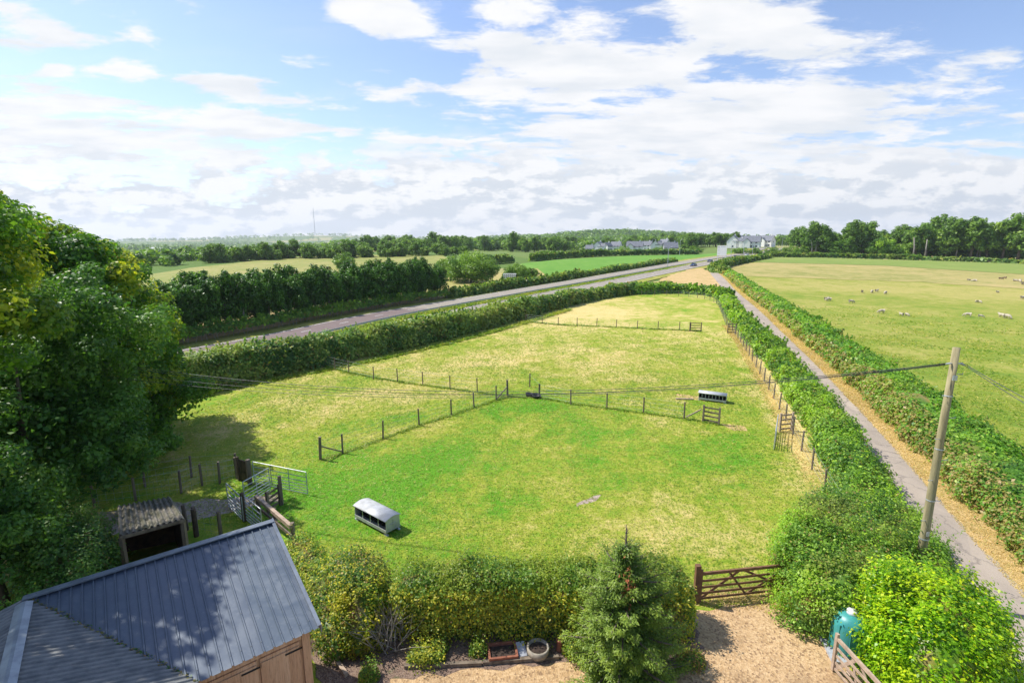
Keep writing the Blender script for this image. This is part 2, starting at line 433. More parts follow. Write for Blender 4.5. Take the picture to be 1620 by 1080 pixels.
simple('render_white', (0.86, 0.84, 0.80), (0.78, 0.76, 0.72), 1, .8, bump=.02)
simple('roof_grey', (0.17, 0.18, 0.21), (0.12, 0.13, 0.15), 1, .7, bump=.05)
simple('roof_red', (0.42, 0.16, 0.09), (0.30, 0.12, 0.07), 1, .8, bump=.05)
simple('window_glass', (0.04, 0.05, 0.06), (0.03, 0.035, 0.045), 1, .12, bump=0)
simple('wool', (0.50, 0.44, 0.33), (0.36, 0.31, 0.23), 14, .95, bump=.6)
simple('brown_wool', (0.20, 0.14, 0.09), (0.13, 0.09, 0.06), 14, .95, bump=.6)
simple('lens_white', (0.7, 0.7, 0.72), (0.6, 0.6, 0.62), 3, .3, bump=0)
simple('lens_red', (0.4, 0.02, 0.02), (0.3, 0.02, 0.02), 3, .3, bump=0)
for nme, cc in (('car_blue', (0.035, 0.07, 0.17)), ('car_grey', (0.10, 0.11, 0.13)), ('car_silver', (0.45, 0.47, 0.50)), ('car_white', (0.75, 0.76, 0.78)), ('car_black', (0.02, 0.02, 0.025))):
    simple(nme, cc, tuple(c * .9 for c in cc), 2, .25, metal=.2, bump=0)
leafmat('leaf_sycamore', (0.022, 0.070, 0.012), (0.095, 0.195, 0.018), (0.32, 0.32, 0.022), (0.26, 0.14, 0.05), .32)
leafmat('leaf_dark', (0.021, 0.068, 0.016), (0.078, 0.165, 0.028), (0.16, 0.22, 0.025), (0.12, 0.09, 0.04), .25)
leafmat('leaf_front_hedge', (0.030, 0.080, 0.012), (0.115, 0.20, 0.022), (0.42, 0.38, 0.04), (0.17, 0.095, 0.045), .32)
leafmat('leaf_lane_hedge', (0.036, 0.095, 0.016), (0.125, 0.225, 0.030), (0.24, 0.36, 0.03), (0.22, 0.14, 0.06), .30)
leafmat('leaf_road_hedge', (0.035, 0.085, 0.022), (0.12, 0.20, 0.045), (0.28, 0.30, 0.07), (0.22, 0.15, 0.07), .28)
leafmat('leaf_bramble', (0.042, 0.115, 0.018), (0.125, 0.25, 0.030), (0.26, 0.34, 0.05), (0.235, 0.155, 0.075), .30)
leafmat('leaf_laurel', (0.025, 0.095, 0.006), (0.17, 0.31, 0.010), (0.36, 0.42, 0.013), (0.20, 0.14, 0.05), .34, rough=.35, spec=.4)
leafmat('leaf_spruce', (0.026, 0.066, 0.014), (0.105, 0.165, 0.028), (0.20, 0.25, 0.028), (0.24, 0.09, 0.05), .20)
leafmat('leaf_cypress', (0.013, 0.048, 0.007), (0.078, 0.175, 0.019), (0.06, 0.14, 0.015), (0.05, 0.05, 0.02), .15)
leafmat('leaf_far', (0.034, 0.082, 0.018), (0.125, 0.210, 0.034), (0.20, 0.28, 0.035), (0.06, 0.03, 0.03), .25)
leafmat('grass_blade', (0.06, 0.135, 0.008), (0.185, 0.22, 0.022), (0.36, 0.30, 0.10), (0.30, 0.2, 0.08), .25)
leafmat('straw_blade', (0.28, 0.215, 0.10), (0.42, 0.33, 0.17), (0.20, 0.22, 0.05), (0.22, 0.15, 0.07), .25)

# ------------------------------------------------------------------ object helpers
def tag(o, label=None, cat=None, group=None, kind=None):
    if label: o['label'] = label
    if cat: o['category'] = cat
    if group: o['group'] = group
    if kind: o['kind'] = kind
    return o
def link(name, me, mat=None, parent=None, smooth=False):
    if mat:
        me.materials.append(MATS[mat] if isinstance(mat, str) else mat)
    if smooth:
        me.polygons.foreach_set('use_smooth', np.ones(len(me.polygons), bool))
    o = bpy.data.objects.new(name, me)
    COL.objects.link(o)
    if parent is not None:
        o.parent = parent
    return o
def thing(name, label, cat, loc=(0, 0, 0), rz=0.0, group=None):
    o = bpy.data.objects.new(name, None)
    o.empty_display_size = .3
    COL.objects.link(o)
    o.location = loc
    o.rotation_euler = (0, 0, rz)
    return tag(o, label, cat, group)
def copy_tree(o, parent=None):
    c = o.copy(); COL.objects.link(c); c.parent = parent
    for ch in [x for x in bpy.data.objects if x.parent == o]:
        copy_tree(ch, c)
    return c
KIDS = {}
def copy_fast(o, kids):
    c = o.copy(); COL.objects.link(c)
    for k in kids:
        d = k.copy(); COL.objects.link(d); d.parent = c
    return c
def np_mesh(name, V, F, tint=None):
    me = bpy.data.meshes.new(name)
    V = np.ascontiguousarray(V, dtype=np.float32); F = np.ascontiguousarray(F, dtype=np.int32)
    n, k = F.shape
    me.vertices.add(len(V)); me.vertices.foreach_set('co', V.ravel())
    me.loops.add(n * k); me.loops.foreach_set('vertex_index', F.ravel())
    me.polygons.add(n)
    me.polygons.foreach_set('loop_start', np.arange(0, n * k, k, dtype=np.int32))
    me.update(calc_edges=True)
    if tint is not None:
        a = me.attributes.new('tint', 'FLOAT_VECTOR', 'POINT')
        a.data.foreach_set('vector', np.ascontiguousarray(tint, dtype=np.float32).ravel())
    return me
class MB:
    """collects shapes into one mesh"""
    def __init__(s): s.bm = bmesh.new()
    def box(s, c, size, rot=None):
        r = bmesh.ops.create_cube(s.bm, size=1.0)
        M = Matrix.Translation(c) @ (rot.to_4x4() if rot is not None else Matrix.Identity(4)) @ Matrix.Diagonal((*size, 1))
        bmesh.ops.transform(s.bm, matrix=M, verts=r['verts'])
        return s
    def bar(s, a, b, w, h, up=(0, 0, 1)):
        a = Vector(a); b = Vector(b); d = b - a; L = d.length
        x = d / L
        upv = Vector(up)
        if abs(x.dot(upv)) > .97: upv = Vector((1, 0, 0))
        y = upv.cross(x).normalized(); z = x.cross(y)
        M = Matrix((x, y, z)).transposed()
        return s.box((a + b) / 2, (L, w, h), M)
    def tube(s, pts, rad, n=6):
        pts = [Vector(p) for p in pts]
        if not hasattr(rad, '__len__'): rad = [rad] * len(pts)
        rings = []
        prev = None
        for i, p in enumerate(pts):
            d = (pts[min(i + 1, len(pts) - 1)] - pts[max(i - 1, 0)]).normalized()
            ref = Vector((0, 0, 1)) if abs(d.z) < .9 else Vector((1, 0, 0))
            if prev is not None and (prev - d * prev.dot(d)).length > .1: ref = prev
            u = (ref - d * ref.dot(d)).normalized(); v = d.cross(u)
            prev = u
            rings.append([s.bm.verts.new(p + (u * math.cos(t) + v * math.sin(t)) * rad[i]) for t in [2 * math.pi * k / n for k in range(n)]])
        for a, b in zip(rings[:-1], rings[1:]):
            for k in range(n):
                s.bm.faces.new((a[k], a[(k + 1) % n], b[(k + 1) % n], b[k]))
        s.bm.faces.new(rings[0][::-1]); s.bm.faces.new(rings[-1])
        return s
    def poly(s, pts):
        return s.bm.faces.new([s.bm.verts.new(p) for p in pts])
    def prism(s, pts, off):
        """closed solid: polygon pts swept by vector off"""
        off = Vector(off)
        a = [s.bm.verts.new(Vector(p)) for p in pts]; b = [s.bm.verts.new(Vector(p) + off) for p in pts]
        n = len(pts)
        s.bm.faces.new(a[::-1]); s.bm.faces.new(b)
        for i in range(n): s.bm.faces.new((a[i], a[(i + 1) % n], b[(i + 1) % n], b[i]))
        return s
    def lathe(s, prof, c=(0, 0, 0), n=20):
        rings = []
        for r, z in prof:
            rings.append([s.bm.verts.new((c[0] + r * math.cos(t), c[1] + r * math.sin(t), c[2] + z)) for t in [2 * math.pi * k / n for k in range(n)]])
        for a, b in zip(rings[:-1], rings[1:]):
            for k in range(n): s.bm.faces.new((a[k], a[(k + 1) % n], b[(k + 1) % n], b[k]))
        return s
    def build(s, name, mat=None, parent=None, smooth=False, bevel=0):
        if bevel:
            bmesh.ops.bevel(s.bm, geom=list(s.bm.edges), offset=bevel, segments=1, affect='EDGES')
        bmesh.ops.recalc_face_normals(s.bm, faces=s.bm.faces)
        me = bpy.data.meshes.new(name)
        s.bm.to_mesh(me); s.bm.free()
        return link(name, me, mat, parent, smooth)

# value noise
_T = np.random.default_rng(3).random((64, 64, 64))
def vnoise(P, f=1.0, seed=0.0):
    Q = P * f + seed * 7.31
    i = np.floor(Q).astype(int); t = Q - i
    t = t * t * (3 - 2 * t)
    def h(a, b, c): return _T[(i[:, 0] + a) & 63, (i[:, 1] + b) & 63, (i[:, 2] + c) & 63]
    x, y, z = t[:, 0], t[:, 1], t[:, 2]
    a = (h(0, 0, 0) * (1 - x) + h(1, 0, 0) * x) * (1 - y) + (h(0, 1, 0) * (1 - x) + h(1, 1, 0) * x) * y
    b = (h(0, 0, 1) * (1 - x) + h(1, 0, 1) * x) * (1 - y) + (h(0, 1, 1) * (1 - x) + h(1, 1, 1) * x) * y
    return (a * (1 - z) + b * z) * 2 - 1
def unit(V): return V / np.maximum(np.linalg.norm(V, axis=1, keepdims=True), 1e-9)
def leaf_quads(P, N, L, rg, wid=.6, flat=.9, droop=None):
    n = len(P)
    L = np.broadcast_to(np.asarray(L, float), (n,))[:, None] * rg.uniform(.65, 1.25, (n, 1))
    nn = unit(N * .8 + rg.normal(0, .45, (n, 3)) * flat + np.array((0, 0, .35)))
    t = rg.normal(0, 1, (n, 3)) if droop is None else droop + rg.normal(0, .45, (n, 3))
    t = unit(t - nn * np.sum(t * nn, axis=1, keepdims=True))
    b = np.cross(nn, t)
    A = P - t * L * .5; C = P + t * L * .5 - nn * L * .12
    B = P + b * L * wid * .5 + nn * L * .05; D = P - b * L * wid * .5 + nn * L * .05
    V = np.stack((A, B, C, D), 1).reshape(-1, 3)
    F = np.arange(4 * n).reshape(n, 4)
    return V, F
def leaves_obj(name, P, N, L, tint, mat, parent=None, rg=RG, wid=.6, core=None, droop=None, flat=.9):
    V, F = leaf_quads(P, N, L, rg, wid, flat, droop)
    T = np.repeat(tint, 4, axis=0)
    if core is not None:
        cv, cf, ct = core
        F = np.concatenate((F, cf + len(V))); V = np.concatenate((V, cv)); T = np.concatenate((T, ct))
    return link(name, np_mesh(name, V, F, T), mat, parent)
def tints(n, rg, r=(0, 1), g=0.0, b=0.0, P=None, f=.8, seed=0., pg=0.0, pb=0.0):
    t = np.zeros((n, 3))
    base = r[0] + (r[1] - r[0]) * rg.random(n) ** 1.25
    if P is not None:
        base = np.clip(base + .35 * vnoise(P, f, seed + 5), 0, 1)
    t[:, 0] = base
    t[:, 1] = (rg.random(n) < g) * rg.uniform(.4, 1, n)
    t[:, 2] = (rg.random(n) < b) * rg.uniform(.5, 1, n)
    if P is not None and pg > 0:
        q = vnoise(P, f * .8, seed + 1); t[:, 1] = np.maximum(t[:, 1], np.clip((q - .05) * 2.2, 0, 1) * pg * rg.uniform(.3, 1, n))
    if P is not None and pb > 0:
        q = vnoise(P, f * .7, seed + 2); t[:, 2] = np.maximum(t[:, 2], np.clip((q - .12) * 3, 0, 1) * pb * rg.uniform(.2, 1, n))
    return t
def ico_core(c, r, seed=0, k=.75):
    bm = bmesh.new(); bmesh.ops.create_icosphere(bm, subdivisions=3, radius=1)
    V = np.array([v.co[:] for v in bm.verts]); F = np.array([[v.index for v in f.verts] for f in bm.faces]); bm.free()
    V = V * (1 + .18 * vnoise(V, 2.2, seed)[:, None]) * np.array(r) * k + np.array(c)
    F = np.concatenate((F, F[:, 2:3]), 1)
    return V, F
_ICO = None

# --- foliage volumes
def crown_points(blobs, n, rg, sub=30, subr=.34, squash=.8, depth=.35, low=-.6):
    """blobs (cx,cy,cz,rx,ry,rz); clumps on their surfaces; returns points, normals, clump id"""
    C, Rr, W = [], [], []
    for bi, (cx, cy, cz, rx, ry, rz) in enumerate(blobs):
        k = max(6, int(sub * (rx * rz) ** .5 / (blobs[0][3] * blobs[0][5]) ** .5))
        d = unit(rg.normal(0, 1, (k * 3, 3)))
        d = d[d[:, 2] > low][:k]
        f = rg.uniform(.62, 1.02, (len(d), 1))
        c = np.array((cx, cy, cz)) + d * np.array((rx, ry, rz)) * f
        rr = rg.uniform(.7, 1.25, len(d)) * subr * (rx * ry * rz) ** (1 / 3)
        C.append(c); Rr.append(rr); W.append(rr ** 2)
    C = np.concatenate(C); Rr = np.concatenate(Rr); W = np.concatenate(W); W /= W.sum()
    idx = rg.choice(len(C), n, p=W)
    d = unit(rg.normal(0, 1, (n, 3)) + np.array((0, 0, .25)))
    rad = Rr[idx][:, None] * (1 - depth * rg.random((n, 1)) ** 1.6)
    P = C[idx] + d * rad * np.array((1, 1, squash)) * (1 + .35 * vnoise(d * 2.0 + C[idx], 1.0, 3)[:, None])
    return P, d, idx, C, Rr
def make_tree(name, label, cat, loc, blobs, n, leaf, mat, seed=0, sub=30, subr=.34, trunk_r=.35, bark='bark', group=None, yellow=0.1, brown=0.0, rtint=(0, 1), limbs=6, parts=True, depth=.35, squash=.8, low=-.6, trunk_top=None, rot=0.0, fill=.12, pbr=0.0):
    rg = np.random.default_rng(seed + 100)
    t = thing(name, label, cat, loc, rot, group)
    P, N, idx, C, Rr = crown_points(blobs, int(n * (1 - fill)), rg, sub, subr, squash, depth, low)
    cy = rg.normal(0, 1, len(C))
    cl = rg.uniform(-.28, .28, len(C))
    T = tints(len(P), rg, rtint, 0, brown)
    T[:, 0] = np.clip(T[:, 0] * .7 + .15 + cl[idx], 0, 1)
    T[:, 1] = np.clip(rg.random(len(P)) * np.clip(cy[idx] * .55 + (P[:, 2] - P[:, 2].mean()) * .05, 0, 1) * yellow * 5, 0, 1) * .8
    if pbr: T[:, 2] = np.maximum(T[:, 2], (cy[idx] > 1.75) * rg.random(len(P)) * pbr)
    # interior foliage
    nf = int(n * fill)
    bi = rg.integers(0, len(blobs), nf); B = np.array(blobs)[bi]
    Pi = B[:, :3] + unit(rg.normal(0, 1, (nf, 3))) * B[:, 3:] * rg.uniform(.2, .8, (nf, 1))
    Ti = tints(nf, rg, rtint)
    P = np.concatenate((P, Pi)); N = np.concatenate((N, unit(rg.normal(0, 1, (nf, 3))))); T = np.concatenate((T, Ti))
    Ls = np.concatenate((np.full(len(P) - nf, leaf), np.full(nf, leaf * 1.5)))
    cr = leaves_obj('crown', P, N, Ls, T, mat, t, rg)
    # trunk with limbs
    mb = MB()
    b0 = np.array(blobs[0]); top = b0[:3] if trunk_top is None else np.array(trunk_top)
    pts = [(0, 0, -.1), (trunk_r * .2, 0, top[2] * .25), (top[0] * .4, top[1] * .4, top[2] * .6), tuple(top)]
    mb.tube(pts, [trunk_r * 1.35, trunk_r, trunk_r * .72, trunk_r * .3], 9)
    order = np.argsort(-Rr)[:limbs * 2]
    for k in order[::2][:limbs]:
        s0 = Vector(pts[1]).lerp(Vector(pts[2]), rg.uniform(.1, 1))
        e = Vector(C[k]); midp = s0.lerp(e, .5) + Vector((0, 0, -.06 * (e - s0).length))
        mb.tube([s0, midp, e], [trunk_r * .42, trunk_r * .28, trunk_r * .08], 6)
    mb.build('trunk', bark, t, True)
    return t
def hedge(name, label, path, L0, mat, cat='hedge', g=.1, b=.02, pg=.3, pb=0., cover=2.6, amp=.28, fn=.7, seed=1, group=None, base=0.0, coremul=.74, Lmin=None, tintfun=None, roundness=.55, topextra=.0, reg=25.):
    """path: list of (x,y,width,height); one hedge as one foliage mesh with a leafy core"""
    rg = np.random.default_rng(seed * 13 + 5)
    pa = np.array(path, float)
    seg = np.linalg.norm(np.diff(pa[:, :2], axis=0), axis=1); s = np.concatenate(([0], np.cumsum(seg))); Ltot = s[-1]
    def ev(q):
        x = np.interp(q, s, pa[:, 0]); y = np.interp(q, s, pa[:, 1]); w = np.interp(q, s, pa[:, 2]); h = np.interp(q, s, pa[:, 3])
        dq = 1.0 if Ltot > 4 else .3
        tx = np.interp(np.minimum(q + dq, Ltot), s, pa[:, 0]) - np.interp(np.maximum(q - dq, 0), s, pa[:, 0])
        ty = np.interp(np.minimum(q + dq, Ltot), s, pa[:, 1]) - np.interp(np.maximum(q - dq, 0), s, pa[:, 1])
        l = np.hypot(tx, ty); tx /= l; ty /= l
        e = np.minimum(q, Ltot - q); ew = np.clip(e / (w * .45), 0, 1); ew = np.sqrt(1 - (1 - ew) ** 2) * .85 + .15
        return x, y, w * ew, h * (.25 + .75 * ew), tx, ty
    def point(q, ph, k=1.0, nz=True):
        x, y, w, h, tx, ty = ev(q)
        cx = np.cos(ph); sx = np.sin(ph)                     # ph 0..pi
        ex = np.sign(cx) * np.abs(cx) ** roundness; ez = np.abs(sx) ** roundness
        ox = ex * w / 2 * k; oz = ez * h * (k if k == 1 else .5 + k / 2)
        nl = np.stack((ty * cx, -tx * cx, sx), 1)
        P = np.stack((x + ty * ox, y - tx * ox, HT(x, y) + base + oz), 1)
        d = amp * (vnoise(P, fn, seed) * .6 + vnoise(P, fn * 2.6, seed + 2) * .5 + np.abs(vnoise(P, fn * 5.5, seed + 3)) * .75 - .25)
        P = P + nl * d[:, None] * np.minimum(1, h / 1.2)[:, None]
        P[:, 2] = np.maximum(P[:, 2], HT(x, y) + .01)
        return P, nl
    # sizes grow with distance from the viewpoint of interest
    qs = np.linspace(0, Ltot, max(8, int(Ltot / 1.0)))
    x, y, w, h, tx, ty = ev(qs)
    dist = np.hypot(x, y)
    Lq = L0 * np.maximum(1, dist / reg)
    per = (w + 2 * h) * cover / (.3 * Lq ** 2)
    cum = np.concatenate(([0], np.cumsum((per[1:] + per[:-1]) / 2 * np.diff(qs))))
    n = int(cum[-1])
    q = np.interp(rg.random(n) * cum[-1], cum, qs)
    ph = np.arccos(rg.uniform(-1, 1, n) * (1 - .0)) if False else rg.random(n) * math.pi
    # bias so the sides are covered as well as the top
    u = rg.random(n); hh = np.interp(q, s, pa[:, 3]); ww = np.interp(q, s, pa[:, 2])
    side = rg.random(n) < (2 * hh / (2 * hh + ww))
    phs = np.where(rg.random(n) < .5, 1, -1)
    zt = rg.random(n) ** .9
    ph = np.where(side, np.arcsin(np.clip(zt ** (1 / roundness), 0, 1)), np.arccos(np.clip(np.abs(u * 2 - 1) ** (1 / roundness), 0, 1)))
    ph = np.where(phs > 0, ph, math.pi - ph)
    P, N = point(q, ph)
    Ll = np.interp(q, qs, Lq)
    P = P - N * (rg.random(n) ** 1.5 * np.minimum(.42, ww * .22))[:, None] + N * (rg.random(n) ** 7 * .38)[:, None]
    # loose shoots standing proud of the clipped outline
    ns = int(min(Ltot, 70) * 3.2)
    if ns > 2 and L0 > .075:
        qs_ = rg.random(ns) ** 1.3 * min(Ltot, 70) if dist[0] < dist[-1] else Ltot - rg.random(ns) ** 1.3 * min(Ltot, 70)
        sp_, sn_ = point(qs_, rg.uniform(.5, math.pi - .5, ns))
        dr_ = unit(sn_ * .6 + rg.normal(0, .35, (ns, 3)) + np.array((0, 0, .8)))
        ln_ = rg.uniform(.25, .75, ns); m__ = 13
        ff = np.tile(np.linspace(.1, 1, m__), ns)[:, None]
        SP = np.repeat(sp_, m__, 0) + np.repeat(dr_ * ln_[:, None], m__, 0) * ff + rg.normal(0, .035, (ns * m__, 3))
        P = np.concatenate((P, SP)); N = np.concatenate((N, rg.normal(0, 1, (ns * m__, 3)))); Ll = np.concatenate((Ll, np.repeat(np.interp(qs_, qs, Lq), m__) * .9)); n = len(P)
    T = tints(n, rg, (0, 1), g, b, P, fn, seed, pg, pb)
    T[:, 0] = np.clip(T[:, 0] + .42 * vnoise(P, .33, seed + 11) + .25 * vnoise(P, 1.6, seed + 12), 0, 1)
    if tintfun is not None: T = tintfun(P, T, rg, N)
    # core
    m_ = max(6, int(Ltot / .45) if Ltot < 60 else int(Ltot / 1.2)); kk = 11
    qq = np.repeat(np.linspace(0, Ltot, m_), kk); pp = np.tile(np.linspace(0.02, math.pi - .02, kk), m_)
    cv, _ = point(qq, pp, coremul)
    gi = np.arange((m_ - 1) * kk).reshape(m_ - 1, kk)[:, :-1].ravel()
    cf = np.stack((gi, gi + 1, gi + kk + 1, gi + kk), 1)
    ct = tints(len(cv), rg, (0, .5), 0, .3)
    o = leaves_obj(name, P, N, Ll, T, mat, None, rg, core=(cv, cf, ct))
    return tag(o, label, cat, group)
def offs(line, d):
    """polyline shifted sideways (positive = to the right of travel)"""
    L = np.array(line, float); out = []
    for i in range(len(L)):
        t = L[min(i + 1, len(L) - 1)] - L[max(i - 1, 0)]; t /= np.linalg.norm(t)
        out.append((L[i, 0] + t[1] * d, L[i, 1] - t[0] * d))
    return out
def resample(line, step):
    L = np.array(line, float); s = np.concatenate(([0], np.cumsum(np.linalg.norm(np.diff(L, axis=0), axis=1))))
    q = np.linspace(0, s[-1], max(2, int(s[-1] / step) + 1))
    # smooth (Catmull-like through cubic polyfit-free linear + box smoothing)
    X = np.interp(q, s, L[:, 0]); Y = np.interp(q, s, L[:, 1])
    k = max(1, int(6 / step)) if s[-1] > 40 else 0
    if k:
        for _ in range(2):
            Xp = np.pad(X, k, mode='reflect', reflect_type='odd'); Yp = np.pad(Y, k, mode='reflect', reflect_type='odd')
            X = np.convolve(Xp, np.ones(2 * k + 1) / (2 * k + 1), 'valid'); Y = np.convolve(Yp, np.ones(2 * k + 1) / (2 * k + 1), 'valid')
    return list(zip(X.tolist(), Y.tolist()))

# ------------------------------------------------------------------ ground
def lift(x, y, lev):
    return HT(x, y) + .004 * lev + np.maximum(0, np.hypot(x, y) - 60) * .00035 * lev
rad = np.concatenate((np.linspace(1, 60, 12), np.geomspace(62, 6800, 180)))
ang = np.radians(np.arange(0, 360, 1.25)) + .003
RR, AA = np.meshgrid(rad, ang, indexing='ij')
X = RR * np.sin(AA); Y = RR * np.cos(AA)
Z = HT(X, Y) - .03 - RR * .0008
V = np.stack((X.ravel(), Y.ravel(), Z.ravel()), 1)
na = len(ang); F = []
ii = np.arange((len(rad) - 1) * na); jn = np.where((ii % na) == na - 1, ii - na + 1, ii + 1)
F = np.stack((ii, ii + na, jn + na, jn), 1)
V = np.concatenate((V, [[0, 0, -.03]]));
me = np_mesh('ground', V, F)
g_ = link('ground', me, 'countryside', None, True); tag(g_, kind='structure')
def sheet(name, pts, lev, mat, step=9.0, ragged=0.0, seed=1):
    pts = [tuple(p[:2]) for p in pts]
    if ragged:
        L = np.array(pts + [pts[0]], float); out = []
        rg = np.random.default_rng(seed)
        for a, b in zip(L[:-1], L[1:]):
            n = max(1, int(np.linalg.norm(b - a) / (ragged * 3)))
            for k in range(n):
                q = a + (b - a) * k / n
                out.append((q[0] + rg.uniform(-1, 1) * ragged, q[1] + rg.uniform(-1, 1) * ragged))
        pts = out
    bm = bmesh.new()
    f = bm.faces.new([bm.verts.new((x, y, 0)) for x, y in pts])
    bmesh.ops.triangulate(bm, faces=[f])
    xs = [p[0] for p in pts]; ys = [p[1] for p in pts]
    if max(ys) > 100:
        for lo, hi, ax in ((min(xs), max(xs), 0), (max(100, min(ys)), max(ys), 1)):
            q = math.ceil(lo / step) * step
            while q < hi:
                c_ = [0, 0, 0]; c_[ax] = q; nn_ = [0, 0, 0]; nn_[ax] = 1
                bmesh.ops.bisect_plane(bm, geom=list(bm.verts) + list(bm.edges) + list(bm.faces), plane_co=c_, plane_no=nn_)
                q += step
    for v in bm.verts: v.co.z = float(lift(v.co.x, v.co.y, lev))
    bmesh.ops.recalc_face_normals(bm, faces=bm.faces)
    if bm.faces and sum(f.normal.z for f in bm.faces) < 0: bmesh.ops.reverse_faces(bm, faces=bm.faces)
    me = bpy.data.meshes.new(name); bm.to_mesh(me); bm.free()
    return tag(link(name, me, mat), kind='structure')
def ribbon(name, line, d0, d1, lev, mat, step=4.0, jag=0.0, seed=1):
    c = resample(line, step); a = offs(c, d0); b = offs(c, d1)
    rg = np.random.default_rng(seed)
    a = [(x + rg.uniform(-1, 1) * jag, y + rg.uniform(-1, 1) * jag) for x, y in a]
    b = [(x + rg.uniform(-1, 1) * jag, y + rg.uniform(-1, 1) * jag) for x, y in b]
    n = len(c); m_ = 3
    V = []
    for k in range(m_ + 1):
        for (p, q) in zip(a, b):
            x = p[0] + (q[0] - p[0]) * k / m_; y = p[1] + (q[1] - p[1]) * k / m_
            V.append((x, y, float(lift(x, y, lev))))
    F = [(k * n + i, k * n + i + 1, (k + 1) * n + i + 1, (k + 1) * n + i) for k in range(m_) for i in range(n - 1)]
    if d1 > d0: F = [f[::-1] for f in F]
    return tag(link(name, np_mesh(name, np.array(V), np.array(F)), mat), kind='structure')

# reference lines of the place
LANE = [(14.9, 5.0), (16.0, 9.5), (16.9, 13.3), (17.7, 16.0), (18.75, 18.7), (20.5, 22.2), (23.2, 29.2), (26.4, 38.0), (28.6, 43.8), (32.4, 54.5), (38.0, 71), (44.6, 90), (57, 129), (65, 153), (75, 185)]   # right edge
RES = [(-95, -50), (-60, 4), (-40, 35), at(480, 545), at(640, 504), at(860, 462), at(1000, 436), at(1085, 420), at(1135, 411), at(1180, 404.5)]
l_ = RES[-1]; l0 = RES[-2]; RES.append((l_[0] + (l_[0] - l0[0]) * 1.2, l_[1] + (l_[1] - l0[1]) * 1.2))
sheet('paddock', [(-75, -5), (-75, 20), (-40, 52), (-14, 78), (8, 118), (36, 134), (60, 145), (62, 130), (50, 106), (30, 48), (18.8, 20), (16.5, 13), (14, 5), (12, -5)], 1, 'paddock_grass')
lh = resample(LANE, 6)
right_near = offs(lh, 3.0)
FLD = [p for p in right_near if p[1] < 175]
green_edge = [at(1215, 416), at(1400, 421), at(1620, 434)]
sheet('sheep_field', FLD + [at(1130, 427), at(1165, 415), at(1215, 407)] + [at(1300, 408.5), at(1500, 414), at(1640, 419), (420, 150), (300, 20), (60, -10)], 1, 'sheep_field_grass')
sheet('dry_band', [at(1118, 428), at(1160, 419), at(1215, 415)] + [at(1400, 421), at(1640, 432), (330, 105), (240, 60), at(1640, 458), at(1450, 446), at(1300, 441), at(1180, 437)], 2, 'dry_pasture', ragged=1.5)
sheet('far_pasture', [at(1172, 414), at(1215, 407.5), at(1300, 408.5), at(1500, 414), at(1640, 419), (420, 150), (330, 110), at(1640, 436), at(1400, 421), at(1215, 416.0)], 3, 'green_pasture')
farside = offs(resample(RES, 8), -14)
fs = [p for p in farside if 118 < p[1] < 400]
sheet('silage_meadow', fs + [at(1100, 403), at(1000, 404.5), at(880, 411), at(825, 417)], 1, 'silage_field')
sheet('stubble_field', [at(250, 460), at(700, 475), at(760, 440), at(700, 404), at(520, 403), at(440, 409), at(300, 424), at(200, 440)], 1, 'pale_field')
fs2 = [p for p in farside if 95 < p[1] < 160]
sheet('rough_ground', fs2 + [at(850, 425), at(700, 440), at(660, 470)], 2, 'dry_pasture')
# roads
ribbon('road_verge', RES, -14, 11.5, 1.6, 'rough_verge', jag=.3)
ribbon('cypress_ground', RES[:6], -26, -13.5, 1.8, 'dry_verge', jag=.5)
ribbon('near_carriageway', RES, 0.4, 7.6, 3.5, 'road_tarmac')
ribbon('far_carriageway', RES, -9.4, -2.6, 3.5, 'worn_tarmac')
ribbon('edge_line', RES, 0.8, 0.95, 5, 'white_paint')
ribbon('edge_line', RES, 7.1, 7.25, 5, 'white_paint')
ribbon('edge_line', RES, -3.1, -2.95, 5, 'white_paint')
ribbon('edge_line', RES, -9.0, -8.85, 5, 'white_paint')
def dashes(d, nme):
    c = resample(RES, 2.0); V = []; F = []
    a = offs(c, d); b = offs(c, d + .14)
    for i in range(0, len(c) - 1, 4):
        k = len(V)
        for p in (a[i], a[i + 1], b[i + 1], b[i]): V.append((p[0], p[1], float(lift(p[0], p[1], 5))))
        F.append((k, k + 3, k + 2, k + 1))
    tag(link(nme, np_mesh(nme, np.array(V), np.array(F)), 'white_paint'), kind='structure')
dashes(4.0, 'lane_line'); dashes(-6.4, 'lane_line')
ribbon('lane_verge', LANE, -3.7, 3.6, 2, 'dry_verge', jag=.35, step=1.0)
ribbon('lane', LANE, -3.0, 0.0, 3, 'lane_tarmac', jag=.10, step=.5)
sheet('junction_ground', [at(1030, 449), at(1060, 436), at(1090, 427), at(1110, 424), at(1130, 436), at(1150, 450), at(1130, 462), at(1085, 452)], 2.6, 'dry_verge', ragged=.8)
